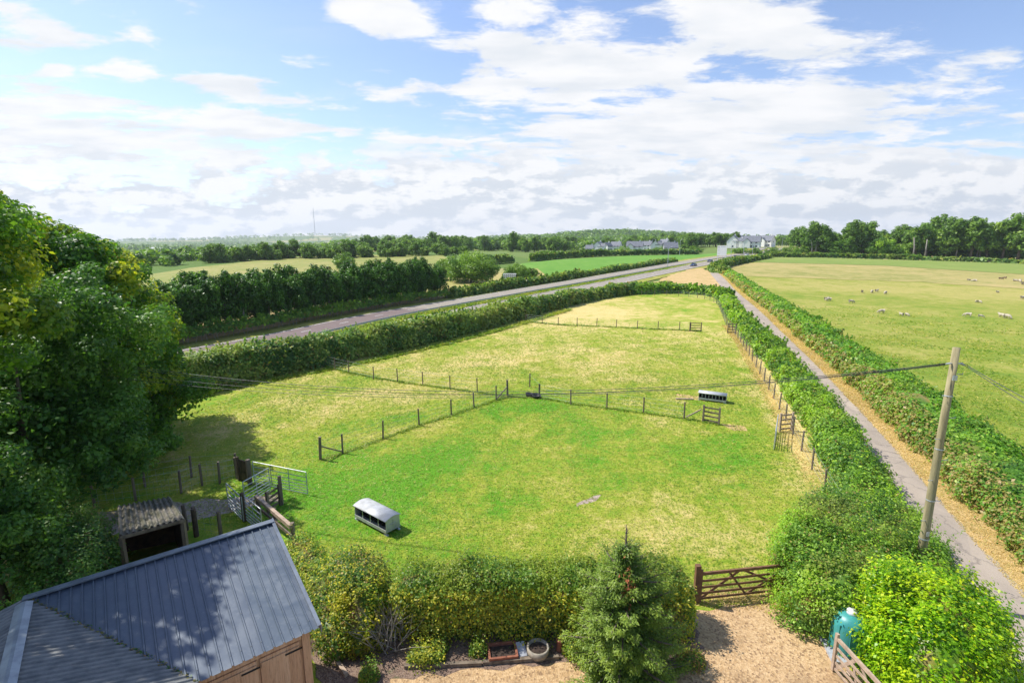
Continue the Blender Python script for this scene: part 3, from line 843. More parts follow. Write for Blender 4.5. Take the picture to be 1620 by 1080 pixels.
# yard
sheet('gravel_drive', [(-9, 2), (-6, 9.0), (-4.9, 11.2), (-4, 13.0), (-1.5, 13.2), (1.0, 13.4), (4.6, 13.4), (5.6, 13.6), (5.9, 14.7), (7.2, 15.0), (8.6, 15.1), (9.2, 14.4), (9.6, 13.4), (10.8, 12.6), (11, 10), (11, 2)], 3, 'gravel', ragged=.10)
sheet('garden_bed', [(-6.4, 13.6), (-4.9, 11.3), (-3.6, 12.0), (-1.5, 12.35), (1.0, 12.62), (4.8, 12.62), (5.75, 13.1), (5.85, 14.9), (-6, 15.1)], 4, 'stony_soil', ragged=.12)
sheet('side_path', [(-5.6, 9.2), (-4.3, 9.9), (-3.2, 11.6), (-3.6, 12.4), (-4.8, 12.4), (-5.9, 10.8)], 5, 'stony_soil', ragged=.06)
sheet('farm_track', [(-11.4, 22.6), (-10.9, 21.9), (-12.3, 21.6), (-14.2, 20.0), (-19, 18.5), (-19, 21), (-14.8, 22.2)], 2, 'farm_track', ragged=.18)
sheet('bare_patch', [(3.0, 21.4), (3.9, 22.1), (4.3, 22.7), (3.7, 22.3), (3.1, 21.9)], 2, 'farm_track', ragged=.12)
sheet('bare_patch', [(6.3, 15.25), (9.6, 15.7), (9.4, 16.3), (8.0, 16.6), (6.6, 16.1)], 2, 'rough_verge', ragged=.2)
sheet('bare_patch', [(14.1, 32.3), (15.6, 32.1), (15.2, 31.2), (14.4, 31.4)], 2, 'dry_verge', ragged=.2)
sheet('bare_patch', [(13.0, 38.8), (13.6, 39.2), (15.3, 38.6), (16.0, 37.6), (14.6, 37.4)], 2, 'dry_verge', ragged=.25)
sheet('bare_patch', [(-16.5, 47.2), (-14.3, 46.8), (-12.4, 45.4), (-14.2, 45.0), (-16.3, 46.0)], 2, 'rough_verge', ragged=.25)

# ================================================================== BARN
U = Vector((.785, .62, 0)); W = Vector((.62, -.785, 0))
BP = Vector((-10.9, 10.03, 0)); ZR = 4.2; K1 = .20; K2 = .29; TL = 5.08; SL = 4.0; VT = SL * K1 / K2
barn = thing('timber_barn', 'timber barn with blue grey ribbed metal roofs meeting in a valley, bottom left', 'barn', (BP.x, BP.y, 0))
def bw(t, s, z): return (U * t + W * s + Vector((0, 0, z)))
def ribbed(kind):
    mb = MB(); bm = mb.bm
    if kind == 'main':
        prof = []; t = 0.0
        while t < TL - .001:
            for dt, h in ((0, 0), (.150, 0), (.163, .032), (.187, .032), (.2, 0)):
                if dt == 0 and prof: continue
                if t + dt <= TL + .01: prof.append((t + dt, h))
            t += .2
        prof.append((TL + .05, 0))
        rows = []
        for t, h in prof:
            s1 = min(SL, t / VT * SL) if t < VT else SL
            s1 = max(s1, .01)
            rows.append([bm.verts.new(bw(t, s, ZR - K1 * s + h)) for s in (0, s1)])
        for a, b in zip(rows[:-1], rows[1:]): bm.faces.new((a[0], a[1], b[1], b[0]))
    else:
        sg = 1 if kind == 'right' else -1
        prof = []; s = 0.0
        while s < 9.0:
            for ds, h in ((0, 0), (.045, 0), (.07, .028), (.11, .028), (.135, 0)):
                if ds == 0 and prof: continue
                prof.append((s + ds, h))
            s += .135
        rows = []
        for s, h in prof:
            t1 = min(VT, s / SL * VT) if sg > 0 else 4.5
            t1 = max(t1, .01)
            rows.append([bm.verts.new(bw(sg * t, s, ZR - K2 * t + h)) for t in (0, t1)])
        for a, b in zip(rows[:-1], rows[1:]): bm.faces.new((a[0], a[1], b[1], b[0]))
    return mb
m_ = ribbed('main'); rf = m_.build('roof', 'slate_sheet', barn); tag(rf, 'blue grey box profile roof sheet')
rr = ribbed('right').build('roof', 'fibre_cement', barn); tag(rr, 'closely corrugated grey roof slope')
rl = ribbed('left').build('roof', 'fibre_cement', barn)
# cappings
mb = MB()
mb.prism([bw(-.05, -.10, ZR - .02), bw(TL + .08, -.10, ZR - .02), bw(TL + .08, .17, ZR + .025), bw(-.05, .17, ZR + .025)], (0, 0, .03))
mb.prism([bw(TL + .02, 0, ZR + .045), bw(TL + .10, 0, ZR + .045), bw(TL + .10, SL, ZR - K1 * SL + .045), bw(TL + .02, SL, ZR - K1 * SL + .045)], (0, 0, .015))
mb.prism([bw(TL + .085, -.1, ZR + .04), bw(TL + .085, SL, ZR - K1 * SL + .04), bw(TL + .085, SL, ZR - K1 * SL - .14), bw(TL + .085, -.1, ZR - .14)], tuple(U * .02))
mb.build('flashing', 'flashing_grey', barn)
mb = MB()
rp = [(-.15, -.035), (-.03, .012), (.03, .012), (.15, -.035)]
mb.prism([bw(t, 0.25, ZR + .05 + z) for t, z in rp] + [bw(.0, 0.25, ZR - .01)], tuple(W * 8.5))
mb.build('ridge_cap', 'pale_capping', barn)
scr = None
for q in np.arange(.175, TL, .2):
    for ss in (.45, 1.6, 2.8, 3.75):
        if q < VT and ss > q / VT * SL: continue
        if scr is None:
            mb = MB(); mb.lathe([(0, .010), (.009, .009), (.010, 0)], n=6); scr = mb.build('screw', 'fibre_cement', barn); o = scr
        else:
            if int(q * 5) % 2 and ss in (1.6, 2.8): continue
            o = scr.copy(); COL.objects.link(o); o.parent = barn
        o.location = bw(q, ss, ZR - K1 * ss + .032)
# debris in the valley
rg = np.random.default_rng(5); n = 420
q = rg.random(n); P = np.array([bw(VT * a, SL * a, ZR - K1 * SL * a + .02)[:] for a in q]) + rg.normal(0, .035, (n, 3)) * (1, 1, .3)
leaves_obj('leaf_litter', P, np.tile((0, 0, 1.), (n, 1)), .06, tints(n, rg, (0, .6), 0, .7), 'leaf_dark', barn, rg)['kind'] = 'stuff'
# walls
ZE = ZR - K1 * SL
mb = MB()
mb.prism([bw(VT - .2, SL - .22, 0), bw(TL - .12, SL - .22, 0), bw(TL - .12, SL - .22, ZE - .03), bw(VT - .2, SL - .22, ZE - .03)], tuple(-W * .08))
mb.prism([bw(TL - .12, SL - .30, 0), bw(TL - .12, 0, 0), bw(TL - .12, 0, ZR - .05), bw(TL - .12, SL - .30, ZE - .02)], tuple(-U * .08))
mb.prism([bw(-4, .06, 0), bw(TL - .2, .06, 0), bw(TL - .2, .06, ZR - .06), bw(0, .06, ZR - .06), bw(-4, .06, ZR - 4 * K2 - .06)], tuple(W * .08))
mb.prism([bw(VT - .2, SL - .1, 0), bw(VT - .2, 9, 0), bw(VT - .2, 9, ZE - .03), bw(VT - .2, SL - .1, ZE - .03)], tuple(-U * .08))
mb.build('wall', 'cladding_wood', barn)
mb = MB()
mb.prism([bw(TL - .30, SL - .215, 0), bw(TL - .14, SL - .215, 0), bw(TL - .14, SL - .215, ZE - .02), bw(TL - .30, SL - .215, ZE - .02)], tuple(W * .05))
mb.prism([bw(VT - .1, SL - .215, ZE - .22), bw(TL - .31, SL - .215, ZE - .22), bw(TL - .31, SL - .215, ZE - .05), bw(VT - .1, SL - .215, ZE - .05)], tuple(W * .045))
mb.build('wall_frame', 'cladding_wood', barn)
for t0, t1 in ((VT + .15, VT + 1.08), (VT + 1.14, TL - .36)):
    mb = MB()
    mb.prism([bw(t0, SL - .215, .1), bw(t1, SL - .215, .1), bw(t1, SL - .215, ZE - .26), bw(t0, SL - .215, ZE - .26)], tuple(W * .035))
    k = t0
    dr = mb.build('door', 'cladding_wood', barn)
    mb = MB()
    for zz in (ZE - .42, 1.9, .3):
        mb.prism([bw(t0 + .02, SL - .179, zz - .07), bw(t1 - .02, SL - .179, zz - .07), bw(t1 - .02, SL - .179, zz + .07), bw(t0 + .02, SL - .179, zz + .07)], tuple(W * .025))
    for tt in np.arange(t0 + .12, t1, .12):
        mb.prism([bw(tt, SL - .1795, .12), bw(tt + .008, SL - .1795, .12), bw(tt + .008, SL - .1795, ZE - .5), bw(tt, SL - .1795, ZE - .5)], tuple(W * .004))
    mb.build('ledge', 'cladding_wood', dr)
    mb = MB()
    for zz in (ZE - .42, 1.9):
        mb = MB(); mb.prism([bw(t1 - .32, SL - .153, zz - .02), bw(t1 + .05, SL - .153, zz - .02), bw(t1 + .05, SL - .153, zz + .02), bw(t1 - .32, SL - .153, zz + .02)], tuple(W * .012)); mb.build('hinge', 'dark_interior', dr)

# old sheep shed
sh = [atz(188, 847, 2.25), atz(292, 819, 2.25), atz(270, 785, 1.95), atz(186, 800, 1.95)]
so = thing('field_shelter', 'low open fronted shelter with mossy corrugated roof between tree and barn', 'shed', (sh[0].x, sh[0].y, 0))
o0 = Vector((sh[0].x, sh[0].y, 0)); S = [p - o0 for p in sh]
mb = MB(); rows = []
nn = 44
for i in range(nn + 1):
    f = i / nn; h = .045 * math.sin(i * math.pi / 2 * .98) if True else 0
    a = S[0].lerp(S[1], f); b = S[3].lerp(S[2], f)
    rows.append([mb.bm.verts.new(a + Vector((0, 0, h))), mb.bm.verts.new(b + Vector((0, 0, h))), mb.bm.verts.new(b + Vector((0, 0, h - .02))), mb.bm.verts.new(a + Vector((0, 0, h - .02)))])
for a, b in zip(rows[:-1], rows[1:]):
    for k in range(4): mb.bm.faces.new((a[k], a[(k + 1) % 4], b[(k + 1) % 4], b[k]))
mb.build('roof', 'mossy_cement', so)
mb = MB()
gx = [Vector((p.x, p.y, 0)) for p in S]
ins = [g.lerp(sum(gx, Vector()) / 4, .06) for g in gx]
for a, b, za, zb in ((ins[1], ins[2], 2.12, 1.85), (ins[2], ins[3], 1.85, 1.85), (ins[3], ins[0], 1.85, 2.12)):
    nrm = (b - a).cross(Vector((0, 0, 1))).normalized() * .04
    mb.prism([a, b, b + Vector((0, 0, zb)), a + Vector((0, 0, za))], nrm)
mb.build('wall', 'dark_wood', so)
for k in (0, 1):
    mb = MB(); mb.box(ins[k] + Vector((0, 0, 1.06)), (.13, .13, 2.12)); mb.build('post', 'weathered_wood', so)
mb = MB(); mb.bar(S[0] + Vector((0, 0, -.09)), S[1] + Vector((0, 0, -.09)), .05, .12); mb.build('fascia', 'weathered_wood', so)

# ================================================================== FENCES, GATES
def wire_fence(label, pts, h=1.15, r=.058, wires=4, group='post and wire fences', mat='weathered_wood', big=(), struts=(), netting=True):
    p0 = Vector((pts[0][0], pts[0][1], H1(*pts[0][:2])))
    t = thing('wire_fence', label, 'fence', p0, 0, group)
    Q = [Vector((p[0], p[1], H1(*p[:2]))) - p0 for p in pts]
    d = (Q[1] - Q[0]).normalized()
    rg = random.Random(len(pts) * 7 + int(pts[0][0] * 10))
    sm = None
    for i, q in enumerate(Q):
        if i in big:
            mb = MB(); mb.tube([(0, 0, -.1), (0, 0, h + .22)], [.085, .08], 9); o = mb.build('post', mat, t, False)
        else:
            if sm is None:
                mb = MB(); mb.tube([(0, 0, -.1), (0, 0, h + .04)], [r, r * .92], 7); o = mb.build('post', mat, t, False); sm = o
            else:
                o = sm.copy(); COL.objects.link(o); o.parent = t
        o.location = q
        o.rotation_euler = (rg.uniform(-.035, .035), rg.uniform(-.035, .035), rg.uniform(0, 3))
    mb = MB()
    for k in range(wires):
        z = h * (.98 - k * .26)
        for a, b in zip(Q[:-1], Q[1:]): mb.tube([a + Vector((0, 0, z)), b + Vector((0, 0, z))], .004, 3)
    if netting:
        for a, b in zip(Q[:-1], Q[1:]):
            n_ = max(1, int((b - a).length / .3))
            for j in range(n_): 
                c_ = a.lerp(b, (j + .5) / n_); mb.tube([c_ + Vector((0, 0, .05)), c_ + Vector((0, 0, h * .72))], .003, 3)
    mb.build('wire', 'galvanised', t)
    for (i, j) in struts:
        a = Q[i]; b = Q[j]; dd = (b - a).normalized()
        mb = MB(); mb.bar(a + Vector((0, 0, h * .72)), a + dd * 1.35 + Vector((0, 0, .08)), .07, .07); mb.build('strut', mat, t)
    return t
wire_fence('post and wire fence running up to the corner with a diagonal strut in mid paddock', [at(u, v) for u, v in [(507, 727), (542, 717), (606, 694), (663, 673), (714, 657), (750, 645), (785, 633), (803, 627)]], big=(0, 7), struts=((7, 6), (0, 1)))
wire_fence('faint post and wire fence from the roadside hedge to the lone post near mid paddock', [at(u, v) for u, v in [(511, 577), (530, 585), (552, 590), (591, 600), (629, 604), (669, 609), (712, 615), (755, 620)]], r=.05)
wire_fence('post and wire fence from the black tubs to the small wooden hurdle gate', [at(u, v) for u, v in [(853, 630), (903, 640), (960, 646), (1018, 653), (1082, 662)]], struts=())
fc = at(1082, 662)
wire_fence('single short post beside the black tubs with one stray wire to it', [at(838, 612), at(853, 630)], netting=False, wires=1)
wire_fence('farthest post and wire fence across the tan strip of the paddock', [at(u, v) for u, v in [(832, 509), (858, 512), (883, 514), (913, 515), (944, 516), (975, 518), (1008, 520), (1041, 521), (1075, 522), (1092, 524)]])
lf = resample([at(1150, 515), at(1165, 530), at(1195, 580), at(1222, 625), at(1262, 705), at(1277, 733), at(1298, 765), at(1320, 810)], 1.0)
LF = resample([(31.7, 73.7), (29.7, 65.9), (24.0, 48.5), (20.9, 39.0), (17.2, 28.7), (16.36, 26.2), (15.66, 23.8), (14.6, 21.0), (13.6, 17.8)], 2.6)
wire_fence('post and wire fence with leaning posts along the lane hedge', LF, h=1.2, r=.055)
wire_fence('wire fence round the far bend of the lane hedge', resample([(31.9, 74.5), (37.4, 90), (42.3, 104), (43.2, 111), (41, 117), (30, 117)], 3.0), h=1.2, r=.055)
wire_fence('short wire fence in tree shade behind the galvanised gates', [at(u, v) for u, v in [(375, 757), (348, 765), (320, 768), (287, 780), (215, 792), (150, 800)]], r=.06)
wire_fence('shaded wire fence in the dark grass under the big tree', [at(u, v) for u, v in [(375, 750), (303, 755), (230, 770)]], r=.06, wires=3)
wire_fence('low wire fence between the old shelter and the barn roof', [at(u, v) for u, v in [(296, 838), (310, 842), (350, 850)]], r=.08, wires=4)

def tube_gate(label, a, b, h=1.12, bars=7, lean=(0, 0), group='galvanised field gates'):
    a = Vector((*a, 0)); b = Vector((*b, 0)); d = b - a; L = d.length
    t = thing('field_gate', label, 'gate', a, math.atan2(d.y, d.x), group)
    mb = MB()
    for x in (0, L): mb.tube([(x, 0, .08), (x, 0, .08 + h)], .024, 8)
    mb.tube([(0, 0, .08 + h), (L, 0, .08 + h)], .022, 8); mb.tube([(0, 0, .08), (L, 0, .08)], .022, 8)
    mb.build('frame', 'galvanised', t)
    mb = MB()
    zz = [.08 + h * q for q in (.12, .25, .39, .55, .76)][:bars - 2]
    for z in zz: mb.tube([(0, 0, z), (L, 0, z)], .019, 6)
    mb.build('rail', 'galvanised', t)
    for x in ((L / 3, 2 * L / 3) if L > 2.4 else (L / 2,)):
        mb = MB(); mb.box((x, .02, .08 + h / 2), (.045, .008, h)); mb.build('brace', 'galvanised', t)
    for z in (.3, 1.05):
        mb = MB(); mb.tube([(0, 0, z), (-.09, 0, z)], .015, 6); mb.build('hinge', 'galvanised', t)
    t.rotation_euler = (lean[0], lean[1], math.atan2(d.y, d.x))
    return t
tube_gate('long galvanised seven bar gate swung out over the sunlit grass', at(403, 765), at(487, 783))
tube_gate('galvanised gate slanting across the muddy track opening', at(388, 800), at(428, 776))
tube_gate('short galvanised gate behind the peak of the barn roof', at(362, 802), at(386, 826))
tube_gate('galvanised hurdle running down behind the barn roof edge', at(388, 822), at(416, 846))
tube_gate('galvanised gate left open edge-on by the lane fence', at(1224, 712), (atz(1231, 658, 1.1).x, atz(1231, 658, 1.1).y))
def wpost(label, p, h=1.4, r=.09, mat='weathered_wood', square=False, group='gate posts'):
    mb = MB()
    if square: mb.box((0, 0, h / 2 - .05), (r * 1.9, r * 1.9, h + .1))
    else: mb.tube([(0, 0, -.1), (0, 0, h - .03), (0, 0, h)], [r, r * .95, r * .8], 10)
    o = mb.build('gate_post', mat); o.location = (p[0], p[1], H1(*p))
    return tag(o, label, 'post', group)
wpost('stout round post at the hinge of the long galvanised gate', at(396, 766), 1.35, .12)
wpost('dark post between the short galvanised gate and hurdle', at(387, 824), 1.35, .09, 'dark_wood')
wpost('pale topped round post beside the wooden rails', at(446, 798), 1.45, .085)
wpost('thick dark post on the grass right of the old shelter', at(311, 848), 1.25, .10, 'dark_wood')
def hurdle(label, a, b, h=1.1, bars=4, mat='weathered_wood', posts=True, solid=False, group='small wooden hurdles'):
    a = Vector((*a, H1(*a))); b = Vector((*b, H1(*b))); d = b - a; L = Vector((d.x, d.y, 0)).length
    t = thing('wooden_hurdle', label, 'hurdle', a, math.atan2(d.y, d.x), group)
    if posts:
        for x in (0, L):
            mb = MB(); mb.box((x, 0, h / 2 + .03), (.11, .11, h + .16)); mb.build('post', mat, t)
    if solid:
        x = .08
        while x < L:
            mb = MB(); mb.box((x + .09, .03, h / 2), (.17, .03, h - random.uniform(0, .08)), Matrix.Rotation(random.uniform(-.03, .03), 3, 'Y')); mb.build('board', mat, t); x += .2
    else:
        for k in range(bars):
            mb = MB(); mb.box((L / 2, .06, .16 + k * (h - .22) / (bars - 1)), (L, .035, .10), Matrix.Rotation(random.uniform(-.02, .02), 3, 'Y')); mb.build('rail', mat, t)
    return t
hurdle('wooden hurdle with four rails beside the small feeder', at(1112, 667), at(1137, 672))
hurdle('distant wooden hurdle at the end of the farthest wire fence', at(1091, 524), at(1109, 524.5), h=1.2)
hurdle('distant wooden hurdle against the far bend of the lane hedge', at(1151, 527), at(1164, 527.5), h=1.3)
hurdle('pale wooden rails between the open edge-on gate and the lane hedge', at(1233, 683), at(1252, 681), h=1.15, mat='pale_wood')
hurdle('upright board panel at the end of the long galvanised gate', at(379, 760), at(396, 765), h=1.2, mat='dark_wood', solid=True)
hurdle('low wooden rails slanting from the pale topped post to the gates', at(425, 812), at(444, 799), h=.95)
mb = MB(); mb.bar(at(1085, 664) + (.2,), at(1108, 664) + (.75,), .06, .08); tag(mb.build('fence_rail', 'pale_wood'), 'sloping rail leaning on the hurdle beside the small feeder', 'rail')
a_ = at(408, 815); b_ = at(463, 862)
t = thing('timber_rail', 'thick old timber rails sloping down beside the barn roof corner', 'rail', (a_[0], a_[1], 0))
D = Vector((b_[0] - a_[0], b_[1] - a_[1], 0))
mb = MB(); mb.bar((0, 0, .92), D + Vector((0, 0, .82)), .14, .16); mb.build('top_rail', 'pale_wood', t)
mb = MB(); mb.bar((0, 0, .45), D + Vector((0, 0, .40)), .06, .14); mb.build('rail', 'weathered_wood', t)
for f in (0, .5, 1):
    mb = MB(); mb.box(D * f + Vector((0, .12, .45)), (.13, .13, .95)); mb.build('post', 'weathered_wood', t)

def field_gate_wood(label, a, b, h=1.15, mat='brown_wood', post=True, postmat='brown_wood'):
    a = Vector((*a, 0)); b = Vector((*b, 0)); d = b - a; L = d.length
    t = thing('wooden_gate', label, 'gate', a, math.atan2(d.y, d.x))
    def bar(n, p, q, w=.035, hh=.09, y=0): 
        mb = MB(); mb.bar((p[0], y, p[1]), (q[0], y, q[1]), w, hh); mb.build(n, mat, t)
    zs = [.14, .34, .56, .80, 1.08]
    bar('stile', (0, .05), (0, h + .08), .075, .09); bar('stile', (L, .05), (L, h + .02), .07, .08)
    for z in zs[:-1]: bar('rail', (.05, z), (L - .04, z), .024, .08)
    bar('top_rail', (.05, zs[-1]), (L - .04, zs[-1]), .065, .10)
    bar('brace', (.04, .12), (L * .42, 1.05), .022, .09, .03); bar('brace', (L * .42, 1.05), (L * .62, .12), .022, .08, .055) if False else None
    bar('brace', (L * .5, .12), (L * .30, 1.05), .022, .075, .055)
    bar('brace', (L * .52, .12), (L * .96, 1.02), .022, .08, .03)
    bar('brace', (L * .98, .12), (L * .45, 1.05), .022, .075, .055)
    return t
ga = atz(1106, 952, 0); gb = atz(1250, 936, 0)
field_gate_wood('five bar brown wooden gate closing the gravel drive from the paddock', (ga.x, ga.y), (gb.x, gb.y))
wpost('orange brown square post at the left end of the five bar gate', (ga.x - .13, ga.y - .02), 1.42, .085, 'brown_wood', True)
wpost('weathered square post at the right end of the five bar gate by the bushes', (gb.x + .13, gb.y + .02), 1.42, .085, 'brown_wood', True)
ga2 = atz(1317, 1061, 0); gb2 = atz(1392, 1150, 0)
field_gate_wood('pale weathered wooden gate standing open against the bright laurel bush', (ga2.x, ga2.y), (gb2.x, gb2.y), mat='pale_wood')
mb = MB(); mb.box((0, 0, 0), (.55, .16, .05), Matrix.Rotation(.5, 3, 'Y')); o = mb.build('gate_prop', 'pale_wood'); o.location = (ga2.x + .35, ga2.y - .45, .25)
tag(o, 'short plank propped at the foot of the open weathered gate', 'plank')

# feeders
def feeder(label, p, rz, k=1.0, legs=True):
    t = thing('sheep_feeder', label, 'feeder', (p[0], p[1], H1(p[0], p[1])), rz, 'metal hay feeders')
    L, Wd, Hh = 2.15 * k, .72 * k, .80 * k
    # arched roof
    mb = MB(); rows = []
    for i in range(11):
        f = i / 10; y = (f - .5) * (Wd + .12); z = Hh - .10 * k + .10 * k * math.cos((f - .5) * math.pi)
        rows.append([mb.bm.verts.new((x, y, z + e)) for x, e in ((-L / 2 - .04, 0), (L / 2 + .04, 0), (L / 2 + .04, -.012), (-L / 2 - .04, -.012))])
    for a, b in zip(rows[:-1], rows[1:]):
        for q in range(4): mb.bm.faces.new((a[q], a[(q + 1) % 4], b[(q + 1) % 4], b[q]))
    mb.bm.faces.new(rows[0]); mb.bm.faces.new(rows[-1][::-1])
    mb.build('roof', 'galvanised_sheet', t, True)
    for sx in (-1, 1):
        mb = MB()
        pr = [(sx * L / 2, -Wd / 2, .16 * k), (sx * L / 2, Wd / 2, .16 * k), (sx * L / 2, Wd / 2, Hh - .13 * k)] + [(sx * L / 2, (.5 - i / 8) * Wd, Hh - .12 * k + .10 * k * math.cos((.5 - i / 8) * math.pi)) for i in range(1, 8)] + [(sx * L / 2, -Wd / 2, Hh - .13 * k)]
        mb.prism(pr, (-sx * .015, 0, 0)); e = mb.build('end_panel', 'galvanised_sheet', t)
        mb = MB()
        mb.tube([(sx * (L / 2 + .02), 0, .3 * k), (sx * (L / 2 + .02), 0, .62 * k)], .012, 5); mb.tube([(sx * (L / 2 + .02), -.16 * k, .46 * k), (sx * (L / 2 + .02), .16 * k, .46 * k)], .012, 5)
        mb.build('lifting_bar', 'galvanised', e)
    mb = MB()
    for sy in (-1, 1):
        mb.box((0, sy * (Wd / 2 + .01), .20 * k), (L, .02, .14 * k))
    mb.box((0, 0, .15 * k), (L, Wd, .02))
    mb.build('tray', 'galvanised_sheet', t)
    mb = MB()
    for sy in (-1, 1):
        for i in range(1, 8 if not legs else 4):
            x = -L / 2 + i * L / (8 if not legs else 4); mb.box((x, sy * Wd * .47, .44 * k), (.03, .02, .46 * k))
        mb.box((0, sy * Wd * .47, Hh - .15 * k), (L, .03, .05))
    mb.build('head_rail', 'galvanised', t)
    mb = MB(); mb.bar((-L / 2 + .03, 0, .2 * k), (L / 2 - .03, 0, .2 * k), .24, .06); mb.box((0, 0, .42 * k), (L - .06, .03, .40 * k)); mb.build('hay_rack', 'dark_interior', t)
    for sx in (-1, 1):
        for sy in (-1, 1):
            mb = MB(); mb.box((sx * (L / 2 - .07), sy * (Wd / 2 - .05), .09 * k), (.06, .06, .18 * k)); mb.box((sx * (L / 2 - .07), sy * (Wd / 2 - .05), .03), (.22, .10, .05)); mb.build('leg', 'grey_paint', t)
    return t
ca = Vector(at(562, 822)); cb = Vector(at(606, 846)); cc_ = Vector(at(633, 836))
ctr = (ca + cc_) / 2
feeder('large arched galvanised hay feeder in the near left of the paddock', ctr, math.atan2(cb.y - ca.y, cb.x - ca.x))
ctr2 = at(1127, 634)
feeder('small distant galvanised hay feeder behind the wooden hurdle', ctr2, math.atan2(cb.y - ca.y, cb.x - ca.x) + .18, .92, False)
mb = MB(); mb.box((0, 0, .06), (1.35, .16, .10), None); o = mb.build('plank', 'pale_wood'); p_ = at(1083, 632); o.location = (*p_, 0); o.rotation_euler = (0, .02, -.04)
tag(o, 'pale plank lying on the grass left of the small feeder', 'plank')
for i, (u, v, lb) in enumerate([(838, 627, 'black rubber tub lying left of the other by the post'), (848, 629, 'black rubber tub nearest the short post in mid paddock')]):
    mb = MB(); mb.lathe([(.0, .05), (.26, .05), (.30, .2), (.36, .27), (.38, .25), (.33, .16), (.31, .0), (0, 0)], n=18); o = mb.build('feed_tub', 'black_rubber', None, True); p_ = at(u, v); o.location = (*p_, 0.02)
    o.rotation_euler = (.12 * (i * 2 - 1), .1, 0)
    tag(o, lb, 'tub', 'black rubber tubs')

# pole and cables
pole = thing('utility_pole', 'tall wooden utility pole rising from the bushes beside the lane', 'pole', (13.92, 15.5, 0))
PH = 8.78
mb = MB(); mb.tube([(0, 0, -.2), (0, 0, 2.5), (-.01, .01, 6), (0, 0, PH)], [.142, .130, .112, .10], 14); mb.build('shaft', 'pole_wood', pole, True)
for i in range(8):
    z = 2.9 + i * .72; sx = 1 if i % 2 else -1
    mb = MB(); mb.tube([(sx * .10, -.06, z), (sx * .26, -.08, z), (sx * .26, -.08, z + .04)], .012, 5); mb.build('step_bolt', 'galvanised', pole)
mb = MB(); mb.tube([(-.2, -.03, PH - .5), (.22, -.03, PH - .5)], .02, 6); mb.tube([(-.17, -.03, PH - .5), (-.30, -.03, PH - .52)], [.035, .02], 6); mb.tube([(.2, -.03, PH - .5), (.30, -.05, PH - .56)], [.04, .025], 6); mb.box((0, -.12, PH - .95), (.12, .05, .16)); mb.build('bracket', 'galvanised', pole)
mb = MB(); mb.lathe([(.140, 2.2), (.147, 2.2), (.146, 2.24), (.139, 2.24)], n=14); mb.box((-.03, -.155, 2.45), (.10, .012, .16)); mb.build('plate', 'galvanised', pole)
for z in (3.6, 5.4, 7.2):
    mb = MB(); mb.lathe([(.134 - .004 * z + .012, z), (.134 - .004 * z + .016, z + .02), (.134 - .004 * z + .012, z + .04)], n=14); mb.build('band', 'galvanised', pole)
def cable(label, a, b, sag, r=.008, kind='overhead cables'):
    a = Vector(a); b = Vector(b); n = 28
    pts = []
    for i in range(n + 1):
        f = i / n; p = a.lerp(b, f); p.z -= sag * 4 * f * (1 - f); pts.append(p)
    mb = MB(); mb.tube(pts, r, 5); return tag(mb.build('overhead_cable', 'cable', None, True), label, 'cable', kind)
A0 = Vector((13.62, 15.47, PH - .5))
for i, (dx_, dz_, sg, r_, lb) in enumerate([(0, 0, 1.15, .010, 'uppermost cable running left from the pole over the paddock'), (.04, -.07, 1.22, .010, 'second cable running left just under the uppermost one'), (.4, -.35, 1.12, .008, 'third thin cable running left towards the big tree'), (.8, -.55, 1.1, .008, 'lowest thin cable running left towards the big tree')]):
    cable(lb, A0 + Vector((0, 0, -.02 * i)), (-18.5 - dx_, 22.2, 6.75 + dz_), sg, r_)
B0 = Vector((14.24, 15.45, PH - .52))
e1 = aty(1660, 655, 12.0)
e1 = B0 + (e1 - B0) * 1.6
cable('upper of the two cables dropping right from the pole', B0, e1 + Vector((0, 0, .25)), .08, .010)
cable('lower of the two cables dropping right from the pole', B0 + Vector((0, 0, -.04)), e1 + Vector((0, 0, .02)), .08, .010)

# oil tank
tp = atz(1341, 1040, 0)
tk = thing('oil_tank', 'teal plastic oil tank half hidden between the bushes', 'tank', (tp.x + .10, tp.y + .22, 0), R(-12))
tk.scale = (.78, .78, .92)
mb = MB(); mb.lathe([(0, .12), (.55, .12), (.60, .2), (.62, .55), (.62, 1.0), (.57, 1.22), (.42, 1.38), (.2, 1.44), (0, 1.45)], n=24)
for k in range(24): pass
mb.build('body', 'teal_plastic', tk, True)
mb = MB()
for k in range(10):
    t_ = 2 * math.pi * k / 10; mb.bar((.63 * math.cos(t_), .63 * math.sin(t_), .25), (.60 * math.cos(t_), .60 * math.sin(t_), 1.18), .05, .04)
mb.build('rib', 'teal_plastic', tk)
mb = MB(); mb.lathe([(0, 1.56), (.16, 1.55), (.19, 1.48), (.19, 1.42), (0, 1.40)], n=18); mb.build('lid', 'lens_white', tk, True)
mb = MB(); mb.box((0, 0, .06), (1.5, 1.5, .12)); mb.build('base', 'slab', tk)

